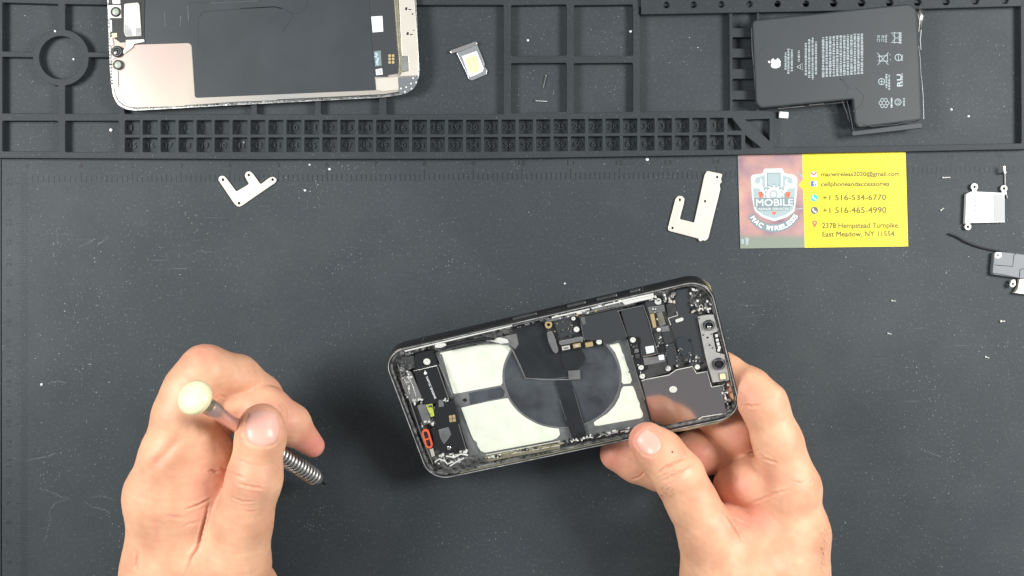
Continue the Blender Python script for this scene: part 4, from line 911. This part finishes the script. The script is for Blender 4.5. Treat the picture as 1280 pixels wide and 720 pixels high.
pp('cream_clip', gA([(228, 568), (244, 564), (254, 600), (238, 606)]), -.0004, .0010, 'cream_steel')
bits('solder_cluster', (545, 568, 584, 581, -.12), 46, -.0004, ['steel', 'white_metal', 'black', 'darkmetal', 'white_metal'], 1.4, 5)
pw('antenna_wire', [gA([(255, 630), (275, 615), (300, 622), (318, 640), (345, 628)]), gA([(310, 600), (350, 606), (385, 590), (420, 596)]), gA([(330, 650), (360, 630), (400, 610)])], .0000, .0004, 'white_metal')
pw('bay_wall_edge', [gA([(268, 98), (300, 190), (340, 300)]), gA([(300, 588), (370, 578), (428, 570)]), gA([(372, 440), (390, 500), (412, 572)])], -.0014, .00022, 'steel')
bits('solder_cluster', (554, 498, 563, 502), 8, -.0008, ['white_metal', 'steel'], 1.2, 3.2)
# long lower rim: antenna strips; long upper rim: flex strip
pp('antenna_strip', gB([(175, 652), (300, 628), (531, 588), (531, 610), (300, 650), (190, 672)]), -.0010, .0008, 'olive')
pw('antenna_strip_line', [gB([(180, 640), (300, 618), (531, 574)]), gB([(300, 634), (531, 594)]), gC([(150, 700), (300, 668), (480, 636)])], -.0008, .00022, 'cream_steel')
bits('rim_bits', (606, 572, 634, 574, -.16), 12, -.0005, ['olive', 'white_metal', 'black'], 1.5, 4.5)
bits('rim_bits', (704, 551, 786, 555, -.19), 70, -.0005, ['white_metal', 'black', 'steel', 'black'], 1.2, 4.6)
bits('rim_bits', (632, 566, 704, 568, -.17), 20, -.0006, ['olive', 'darkmetal'], 1.5, 6)
bits('rim_bits', (500, 442, 545, 446, -.22), 20, -.0006, ['grey_metal', 'steel', 'black'], 1.2, 4.5)
bits('rim_bits', (590, 417, 644, 420, -.22), 26, -.0006, ['black', 'grey_metal', 'steel'], 1.5, 6)
b = MB(); b.plate(FP, rnd(zm(0, 0, 1, [(543, 431.5), (549, 429.5), (556, 429.5), (558, 432), (551, 435), (544, 435)]), 1), -.0003, .0006, .0002); b.build('rim_clip', M['white_metal'], ph); b = MB(); b.plate(FP, rnd([(612, 426), (624, 422.5), (634, 425), (636, 429), (626, 430)], 1), -.0012, .0008, .0002); b.build('rim_clip', M['white_metal'], ph)
pw('rim_cable', [[(556, 433), (580, 427), (606, 423), (618, 424)], [(556, 436), (580, 430), (608, 426)]], -.0010, .0007, 'black')
pp('rim_strip', [(683, 399), (720, 390), (768, 379), (786, 374.5), (816, 366.5), (817.5, 371.5), (800, 377), (786, 381.5), (768, 384), (684, 403)], -.0008, .0008, 'grey_metal')
pp('rim_strip', gD([(40, 182), (335, 120), (342, 150), (330, 168), (200, 195), (80, 225)]), -.0003, .0007, 'white_metal')
bits('rim_bits', (684, 397, 776, 401, -.235), 60, -.0004, ['white_metal', 'steel', 'black', 'grey_metal'], 1.2, 5)
bits('rim_bits', (645, 408, 684, 411, -.235), 12, -.0006, ['grey_metal', 'black', 'steel'], 1.2, 4)

pw('silver_strip', [[(506, 439), (545, 429.5), (600, 416.5), (640, 407)], [(690, 397), (740, 385.5), (776, 377), (816, 368)]], -.0002, .00042, 'white_metal', fz=.5)
pw('silver_strip', [[(575, 591), (640, 577.5), (705, 563.5), (778, 548)]], -.0002, .00038, 'olive', fz=.5)
pw('silver_strip', [[(497, 455), (512, 500), (528, 548), (541, 580)]], -.0003, .00028, 'steel', fz=.5)
pw('silver_strip', [[(889, 372), (897, 400), (908, 445), (915, 482)]], -.0003, .00028, 'steel', fz=.5)
bits('rim_bits', (497, 452, 503, 470, 2), 8, -.0006, ['steel', 'grey_metal', 'black'], 1, 3)
bits('rim_bits', (505, 560, 520, 570), 0, -.0006, ['steel'], 1, 3)
bits('solder_cluster', (812, 372, 828, 380, -.2), 10, -.0006, ['white_metal', 'steel', 'black'], 1.2, 4)
bits('solder_cluster', (884, 376, 890, 392), 8, -.0006, ['steel', 'white_metal', 'black'], 1, 3)
bits('solder_cluster', (700, 396, 760, 400, -.235), 10, -.0005, ['gold', 'white_metal'], 1, 3)
bits('solder_cluster', (505, 470, 512, 500, .4), 10, -.0004, ['white_metal', 'grey_metal', 'steel'], 1.2, 4)
bits('solder_cluster', (536, 500, 546, 530), 8, -.0008, ['darkmetal', 'grey_metal'], 1.2, 4)

bits('solder_cluster', (487, 447, 500, 452), 0, 0, ['steel'])
bits('board_parts', (690, 402, 716, 426, -.2), 12, -.0013, ['darkmetal', 'gold', 'grey_metal'], .8, 2.4)
bits('board_parts', (812, 386, 822, 400), 8, -.0009, ['gold', 'darkmetal', 'white_metal'], .8, 2.2)
bits('board_parts', (818, 420, 834, 446), 14, -.0008, ['darkmetal', 'grey_metal', 'white_metal'], .8, 2.6)
bits('board_parts', (786, 424, 794, 470, 1.4), 10, -.0006, ['darkmetal', 'steel', 'grey_metal'], 1, 2.6)
bits('board_parts', (846, 440, 862, 452), 10, -.0006, ['grey_metal', 'steel', 'darkmetal'], .8, 3)
bits('board_parts', (872, 396, 905, 398, 2), 0, -.0006, ['steel'])
bits('board_parts', (500, 452, 516, 462), 9, -.0006, ['grey_metal', 'steel', 'darkmetal'], .8, 3)
bits('board_parts', (896, 405, 908, 440, 1.5), 8, -.0004, ['grey_metal', 'steel'], .8, 2.4)
pw('plate_scratch', [gA([(100, 215), (118, 250)]), gA([(112, 232), (128, 290)]), gA([(128, 215), (150, 262)]), gA([(140, 240), (160, 300)])], -.0009, .00012, 'white_metal')

# ------------------------------------------------------------------ the two hands: one continuous skin each, grown from tapered bones
def rcone(P, a, b_, r1, r2):
    ba = b_-a; l2 = np.dot(ba, ba); rr_ = r1-r2; a2 = l2-rr_*rr_; il2 = 1/l2
    pa = P-a; y = pa@ba; z = y-l2
    t = pa*l2-y[..., None]*ba; x2 = np.einsum('...i,...i', t, t); y2 = y*y*l2; z2 = z*z*l2
    k = np.sign(rr_)*rr_*rr_*x2
    c1 = np.sign(z)*a2*z2 > k; c2 = np.sign(y)*a2*y2 < k
    return np.where(c1, np.sqrt(x2+z2)*il2-r2, np.where(c2, np.sqrt(x2+y2)*il2-r1, (np.sqrt(x2*a2*il2)+y*rr_)*il2-r1))
def smin(a, b_, k):
    h = np.maximum(k-np.abs(a-b_), 0)/k
    return np.minimum(a, b_)-h*h*k*.25
def make_hand(groups, vox=.00062, inter=.0010, cuts=()):
    """groups: (list of (px, py, z mm, r px), blend) chains; returns vertices and quads of one closed skin"""
    ch = []
    for pts, kin, kout in groups:
        ch.append(([(W(x, y, z*MM), r*S*(H-z*MM)/H) for x, y, z, r in pts], kin, kout))
    allp = np.array([p for c in ch for p, r in c[0]]); allr = np.array([r for c in ch for p, r in c[0]])
    lo = (allp-allr[:, None]).min(0)-.004; hi = (allp+allr[:, None]).max(0)+.004
    n = np.ceil((hi-lo)/vox).astype(int)+1
    G = np.full(n, 1.0, np.float32)
    ax = [lo[i]+vox*np.arange(n[i]) for i in range(3)]
    for pts, kin, kout in ch:
        g = np.full(n, 1.0, np.float32)
        for (p, r), (q, r2) in zip(pts[:-1], pts[1:]):
            m = max(r, r2)+.009
            i0 = np.maximum(((np.minimum(p, q)-m-lo)/vox).astype(int), 0); i1 = np.minimum(((np.maximum(p, q)+m-lo)/vox).astype(int)+2, n)
            X = np.stack(np.meshgrid(*[ax[k][i0[k]:i1[k]] for k in range(3)], indexing='ij'), -1)
            sl = tuple(slice(i0[k], i1[k]) for k in range(3))
            g[sl] = smin(g[sl], rcone(X, p, q, r, r2).astype(np.float32), kin)
        G = smin(G, g, kout)
    # surface nets
    ins = G < 0
    c = [ins[i:n[0]-1+i, j:n[1]-1+j, k:n[2]-1+k] for i in (0, 1) for j in (0, 1) for k in (0, 1)]
    s_ = sum(x.astype(np.int8) for x in c); act = (s_ > 0) & (s_ < 8)
    idx = np.full(act.shape, -1, np.int64); cells = np.argwhere(act); idx[act] = np.arange(len(cells))
    acc = np.zeros((len(cells), 3)); cnt = np.zeros(len(cells))
    cor = [(i, j, k) for i in (0, 1) for j in (0, 1) for k in (0, 1)]
    for a in range(8):
        for b_ in range(a+1, 8):
            if sum(abs(cor[a][t]-cor[b_][t]) for t in range(3)) != 1: continue
            A = cells+cor[a]; B = cells+cor[b_]; fa = G[tuple(A.T)]; fb = G[tuple(B.T)]
            m = (fa < 0) != (fb < 0); t = np.where(m, fa/(fa-fb+1e-12), 0)
            acc += np.where(m[:, None], A+(B-A)*t[:, None], 0); cnt += m
    V = lo+acc/cnt[:, None]*vox
    F_ = []
    for d in range(3):
        u, v = (d+1) % 3, (d+2) % 3
        sa = [slice(None)]*3; sb = [slice(None)]*3; sa[d] = slice(0, -1); sb[d] = slice(1, None)
        e = ins[tuple(sa)] != ins[tuple(sb)]; E_ = np.argwhere(e)
        E_ = E_[(E_[:, u] > 0) & (E_[:, v] > 0) & (E_[:, u] < n[u]-1) & (E_[:, v] < n[v]-1)]
        q = []
        for du, dv in ((-1, -1), (0, -1), (0, 0), (-1, 0)):
            o_ = E_.copy(); o_[:, u] += du; o_[:, v] += dv; q.append(idx[tuple(o_.T)])
        q = np.stack(q, 1); flip = ins[tuple(E_.T)]
        q[~flip] = q[~flip][:, ::-1]; F_.append(q)
    return V, np.concatenate(F_)
def vnormals(V, Q):
    nrm = np.cross(V[Q[:, 2]]-V[Q[:, 0]], V[Q[:, 3]]-V[Q[:, 1]]); N_ = np.zeros_like(V)
    for k in range(4): np.add.at(N_, Q[:, k], nrm)
    return N_/(np.linalg.norm(N_, axis=1)[:, None]+1e-12)
def relax(V, Q, it, lam=.5):
    E_ = np.concatenate([Q[:, [0, 1]], Q[:, [1, 2]], Q[:, [2, 3]], Q[:, [3, 0]]])
    deg = np.bincount(E_.ravel(), minlength=len(V)).astype(float)
    for i in range(it):
        A = np.zeros_like(V); 
        for k in range(3): A[:, k] = np.bincount(E_[:, 0], V[E_[:, 1], k], len(V))+np.bincount(E_[:, 1], V[E_[:, 0], k], len(V))
        V = V+lam*(A/deg[:, None]-V)
    return V
def proj(V):
    k = H/(H-V[:, 2])/S; return 640+V[:, 0]*k, 360-V[:, 1]*k
def pdist(x, y, line):
    d = np.full(len(x), 1e9)
    for (x0, y0), (x1, y1) in zip(line[:-1], line[1:]):
        dx, dy = x1-x0, y1-y0; t = np.clip(((x-x0)*dx+(y-y0)*dy)/(dx*dx+dy*dy+1e-9), 0, 1)
        d = np.minimum(d, np.hypot(x-x0-t*dx, y-y0-t*dy))
    return d
def waves(V, sc, seed):
    r = np.random.RandomState(seed); o = 0
    for i in range(7):
        k = r.normal(size=3)*sc; o = o+np.sin(V@k+r.uniform(0, 6.3))
    return o/7
def build_hand(label, groups, creases, bumps, blush, nails, seed, vox=.00062):
    V, Q = make_hand(groups, vox)
    V = relax(V, Q, 3)
    N_ = vnormals(V, Q)
    V = V+N_*(waves(V, 230, seed)*.00022+waves(V, 700, seed+1)*.00012)[:, None]
    x, y = proj(V); up = np.clip(N_[:, 2]*1.6, 0, 1)
    tint = np.zeros(len(V))
    for line, depth, w, zmin in creases:
        L_ = sum(math.dist(p, q) for p, q in zip(line[:-1], line[1:])); p0 = np.array(line[0]); p1 = np.array(line[-1])
        d = pdist(x+np.sin(y*.9)*.35, y+np.sin(x*.7+y*.2)*.45, line); e0 = np.hypot(x-p0[0], y-p0[1]); e1 = np.hypot(x-p1[0], y-p1[1])
        m = up*(V[:, 2] > zmin*MM)*np.clip(np.minimum(e0, e1)/(L_*.32), .05, 1); w = w*.72
        V = V-N_*(m*1.35*(np.exp(-(d/w)**2)-.30*np.exp(-((d-2.2*w)/(1.2*w))**2))*depth*MM)[:, None]
        tint = np.maximum(tint, (.35 if w < 3 else .1)*m*np.exp(-(d/(w*1.6))**2))
    for bx, by, br, hh, zmin in bumps:
        d = np.hypot(x-bx, y-by); V = V+N_*(up*(V[:, 2] > zmin*MM)*np.exp(-(d/br)**2)*hh*MM)[:, None]
    for bx, by, br, st, z0, z1 in blush:
        d = np.hypot(x-bx, y-by); tint = np.maximum(tint, st*np.exp(-(d/br)**2)*((V[:, 2] > z0*MM) & (V[:, 2] < z1*MM)))
    for nx, ny, nw, nl, ang in nails:     # sink the nail bed a little
        c, s_ = math.cos(math.radians(ang)), math.sin(math.radians(ang))
        u = ((x-nx)*c+(y-ny)*s_)/(nl/2); v = (-(x-nx)*s_+(y-ny)*c)/(nw/2); q = (np.abs(u)**3+np.abs(v)**3)**(1/3)
        V = V-N_*(up*.00045*np.clip((1.12-q)/.12, 0, 1)+up*-.0003*np.exp(-((q-1.28)/.14)**2)*(u > -.6))[:, None]
    me = bpy.data.meshes.new('hand'); me.vertices.add(len(V)); me.vertices.foreach_set('co', V.ravel().astype(np.float32))
    me.loops.add(Q.size); me.loops.foreach_set('vertex_index', Q.ravel().astype(np.int32))
    me.polygons.add(len(Q)); me.polygons.foreach_set('loop_start', np.arange(0, Q.size, 4, dtype=np.int32))
    me.update(calc_edges=True); me.validate()
    me.polygons.foreach_set('use_smooth', np.ones(len(me.polygons), bool))
    at = me.attributes.new('blush', 'FLOAT', 'POINT'); at.data.foreach_set('value', np.clip(tint, 0, 1).astype(np.float32))
    me.materials.append(M['skin']); o = bpy.data.objects.new('hand', me); COL.objects.link(o); tag(o, label, 'hand')
    from mathutils.bvhtree import BVHTree
    bv = BVHTree.FromPolygons([tuple(p) for p in V], [tuple(int(i) for i in q) for q in Q])
    for nx, ny, nw, nl, ang in nails:
        c, s_ = math.cos(math.radians(ang)), math.sin(math.radians(ang)); nu, nv = 22, 18; vs = []; ok = {}
        fs = []
        C0 = Vector((0, 0, H))
        for i in range(nu+1):
            for j in range(nv+1):
                a, b_ = i/nu*2-1, j/nv*2-1
                # square to superellipse, rounder at the cuticle (u = -1)
                U = a*(1-.24*b_*b_*(1 if a < 0 else .6)); Vv = b_*(1-.26*a*a)
                X = nx+U*nl/2*c-Vv*nw/2*s_; Y = ny+U*nl/2*s_+Vv*nw/2*c
                D_ = (Vector(W(X, Y, 0))-C0).normalized(); h = bv.ray_cast(C0, D_)
                e = max(abs(a), abs(b_)); lift = .00036-.0005*max(0, (e-.8)/.2)**2 if a < .9 else .00036-.0002*(a-.9)/.1
                vs.append(h[0]+h[1]*lift if h[0] else Vector((0, 0, 0)))
        for i in range(nu):
            for j in range(nv):
                p = i*(nv+1)+j; fs.append((p, p+1, p+nv+2, p+nv+1))
        b = MB(); b.add(vs, fs); n_ = b.build('fingernail', M['nail'], o, 60)
    return o, bv
gR = [([(915, 672, 36, 34), (945, 700, 36, 44), (965, 645, 24, 34), (918, 655, 26, 30), (945, 700, 30, 40), (988, 668, 36, 42.5), (981, 730, 32, 49), (980, 860, 28, 50)], .012, .012),
      ([(905, 720, 36, 52), (900, 800, 32, 58), (905, 880, 30, 58)], .012, .014),
      ([(945, 720, 36, 56), (945, 860, 30, 60)], .012, .014),
      ([(809, 551, 48.5, 23.5), (826, 567, 51, 28), (848, 595, 52, 31), (863, 624, 50, 30.5), (886, 668, 45, 37), (905, 735, 38, 50)], .004, .006),
      ([(884, 446, 38, 19), (908, 466, 40, 21.5), (938, 486, 45, 24.5), (955, 506, 48, 28), (972, 552, 48, 29.5), (988, 612, 44, 37), (978, 700, 36, 46)], .004, .006),
      ([(846, 498, 26, 19), (885, 515, 27, 21), (920, 540, 29, 26), (936, 572, 22, 25), (960, 610, 20, 28)], .004, .0009),
      ([(771, 567, 17, 21.5), (798, 578, 18, 25), (826, 584, 19, 29), (872, 566, 21, 27.5), (912, 566, 19, 25), (945, 610, 16, 28)], .004, .0009),
      ([(880, 556, 9, 17), (915, 580, 10, 20), (955, 640, 18, 28)], .004, .0010),
      ([(916, 606, 33, 24), (940, 602, 38, 28), (985, 620, 40, 36)], .006, .0025)]
cR = [([(819, 594), (830, 585), (846, 577), (862, 570)], .85, 1.7, 45), ([(824, 604), (836, 596), (852, 589), (870, 576)], .9, 1.7, 45), ([(821, 599), (834, 592), (850, 586)], .5, 1.3, 45), ([(828, 609), (840, 603), (850, 600)], .25, 1.0, 45),
      ([(788, 600), (800, 596), (809, 586)], .45, 1.4, 0), ([(928, 507), (943, 508), (955, 503)], .8, 1.8, 40), ([(926, 566), (936, 568), (950, 562)], .6, 1.6, 20), ([(946, 564), (956, 574), (972, 579)], .6, 1.7, 30),
      ([(900, 636), (909, 646), (920, 664), (929, 678)], .9, 1.7, 20), ([(909, 646), (924, 650), (936, 658)], .5, 1.3, 20), ([(935, 632), (952, 624), (968, 617), (990, 612)], .5, 1.8, 20), ([(985, 600), (1000, 604), (1010, 600)], .2, 1.5, 30), ([(850, 552), (856, 566), (862, 572)], .15, 1.2, 45),
      ([(1018, 596), (1012, 606)], .2, 1.2, 30), ([(1026, 625), (1018, 632)], .2, 1.2, 30)]
bR = [(925, 612, 16, 1.0, 20), (848, 594, 14, .8, 45), (965, 660, 30, -1.2, 30), (975, 488, 10, .9, 40)]
blR = [(800, 545, 24, .75, 40, 70), (765, 570, 30, .55, 0, 30), (870, 575, 26, .7, 0, 36), (925, 545, 26, .45, 10, 42), (935, 500, 20, .35, 35, 70), (920, 612, 26, .55, 10, 60), (935, 645, 28, .5, 10, 70), (890, 640, 30, .5, 0, 40), (965, 600, 24, .25, 20, 70), (850, 600, 12, .15, 45, 80)]
hr, bvR = build_hand('hand gripping the opened phone from the right, thumb over its lower edge', gR, cR, bR, blR, [(811, 554, 27, 31, -133)], 5)
gL = [([(205, 625, 60, 46), (201, 720, 52, 43), (205, 860, 42, 48)], .012, .012),
      ([(242, 545, 66, 34), (262, 572, 64, 26), (246, 620, 58, 42), (240, 700, 50, 46), (250, 860, 38, 58)], .012, .010),
      ([(205, 620, 62, 46), (215, 570, 68, 37), (227, 520, 71, 33), (238, 488, 71, 30.5), (257, 464, 70, 30), (297, 472, 60, 25.5), (328, 492, 53, 20), (346, 508, 46, 16)], .006, .008),
      ([(292, 705, 63, 45), (282, 780, 50, 54), (282, 860, 42, 56)], .012, .010),
      ([(327, 530, 80, 26), (326, 545, 80, 29.5), (318, 598, 77, 33.5), (304, 650, 71, 35), (292, 705, 63, 45)], .004, .003),
      ([(262, 535, 50, 26), (292, 507, 61, 25.5), (334, 511, 61, 26.5), (362, 530, 53, 24.5), (391, 557, 43, 14.5)], .004, .0009),
      ([(225, 560, 44, 32), (280, 506, 36, 22), (325, 530, 27, 18), (338, 560, 19, 15)], .004, .0010),
      ([(230, 620, 36, 30), (290, 572, 26, 21), (336, 588, 15, 16)], .004, .0010),
      ([(312, 735, 42, 36), (300, 860, 36, 48)], .012, .008)]
cL = [([(276, 585), (292, 592), (308, 598)], .6, 1.7, 60), ([(296, 604), (312, 608), (331, 611)], .75, 1.8, 60), ([(286, 620), (303, 627), (320, 627)], .3, 1.6, 60), ([(288, 571), (310, 579), (331, 583)], .3, 1.5, 60),
      ([(262, 588), (274, 590)], .9, 1.6, 40), ([(230, 638), (248, 631), (264, 623)], .9, 1.7, 40), ([(262, 625), (256, 650), (247, 685), (239, 697), (231, 722)], 1.0, 2.0, 40), ([(171, 690), (170, 712)], .5, 2.2, 30),
      ([(232, 540), (214, 560), (194, 580), (176, 600)], .7, 7.5, 40), ([(268, 500), (276, 494), (284, 498)], .3, 1.4, 40), ([(352, 500), (360, 512), (362, 524)], .25, 1.6, 40), ([(226, 660), (236, 655), (250, 652)], .2, 1.8, 40), ([(300, 636), (312, 640), (324, 638)], .15, 1.4, 60), ([(190, 640), (196, 665), (198, 690)], .15, 3, 40), ([(205, 645), (232, 648)], .2, 2.5, 40)]
bL = [(316, 598, 18, .8, 60), (185, 640, 30, -.8, 30), (300, 480, 10, .6, 55)]
blL = [(326, 520, 30, .45, 60, 95), (395, 560, 26, .9, 30, 60), (345, 515, 34, .5, 40, 66), (300, 495, 24, .45, 40, 66), (255, 440, 20, .35, 50, 90), (262, 605, 26, .45, 40, 90), (250, 640, 24, .35, 40, 80), (345, 595, 20, .6, 0, 40), (318, 605, 16, .3, 60, 95)]
hl_, bvL = build_hand('hand pinching a cream-capped screwdriver between thumb and fingers, on bare mat at lower left', gL, cL, bL, blL, [(328, 536, 43, 45, -88)], 9)

# a few short dark hairs on the back of the right hand
hb = MB(); rg = random.Random(21)
def hairs(bv, region, n, ang, L):
    for _ in range(n):
        x, y = region(); C0 = Vector((0, 0, H)); D_ = (Vector(W(x, y, 0))-C0).normalized(); h = bv.ray_cast(C0, D_)
        if not h[0] or h[0].z < .02: continue
        a = math.radians(ang+rg.uniform(-30, 30)); l = L*rg.uniform(.6, 1.2)*MM
        t = Vector((math.cos(a), math.sin(a), 0)); t = (t-h[1]*t.dot(h[1])).normalized()
        pts = [tuple(h[0]+t*l*q+h[1]*(l*.22*math.sin(q*2.6)+.00005)) for q in (0, .35, .7, 1)]
        hb.tube(pts, [.00004, .000035, .00003, .000015], 4)
hairs(bvR, lambda: (rg.uniform(824, 846), rg.uniform(608, 622)), 12, 215, 1.8); hb.build('hair', M['hair'], hr); hb = MB()
hairs(bvR, lambda: (1030-rg.uniform(0, 5), rg.uniform(655, 715)), 20, 290, 3.0)
hb.build('hair', M['hair'], hr)

mb_ = MB()
_h = bvR.ray_cast(Vector((0, 0, H)), (Vector(W(840.5, 565, 0))-Vector((0, 0, H))).normalized())
if _h[0]:
    mb_.lathe(tuple(_h[0]-_h[1]*.0002), tuple(_h[1]), [(0, .0006), (.00025, .0005), (.0004, .0002)], 12); mb_.build('mole', mat('mole_brown', (.14, .06, .035), .5), hr)

# ------------------------------------------------------------------ screwdriver
A = W(245, 498, .110); B_ = W(406, 605, .012); ax = (B_-A)/np.linalg.norm(B_-A); LT = np.linalg.norm(B_-A)
z_ = -ax; xx = np.cross([0, 1, 0], z_); xx /= np.linalg.norm(xx); yy = np.cross(z_, xx)
FS = Frame(A, np.stack([xx, yy, z_], 1))
t = thing('screwdriver', FS, 'slim precision screwdriver with round cream cap and ribbed silver grip, held in the hand', 'screwdriver')
dn = (0, 0, -1)
def lp(name, prof, m, par=None, sharp=30):
    b = MB(); b.lathe((0, 0, 0), dn, prof, 36); return b.build(name, M[m], par or t, sharp)
lp('cap', [(-.0052, .0002), (-.0050, .0030), (-.0040, .0059), (-.0022, .0075), (-.0004, .0078), (.0012, .0071), (.0018, .0050), (.002, .0036)], 'cap', sharp=50)
lp('collar', [(.002, .0034), (.009, .0034), (.0092, .0030)], 'olive')
lp('handle', [(.0088, .0032), (.010, .0038), (.016, .0038), (.0165, .0032), (.060, .0032)], 'rose')
pr = []
n = 17; a0, a1 = .056, LT-.011
for i in range(n):
    q0 = a0+(a1-a0)*i/n; q1 = a0+(a1-a0)*(i+1)/n; d_ = q1-q0
    pr += [(q0, .0031), (q0+d_*.12, .0043), (q0+d_*.3, .0046), (q0+d_*.5, .0043), (q0+d_*.62, .0031)]
lp('ribbed_grip', pr, 'steel', sharp=25)
lp('nose', [(a1, .0031), (a1+.003, .0030), (a1+.006, .0012)], 'grey_metal')
lp('bit', [(a1+.005, .0008), (LT, .0007), (LT+.001, .0001)], 'frame')
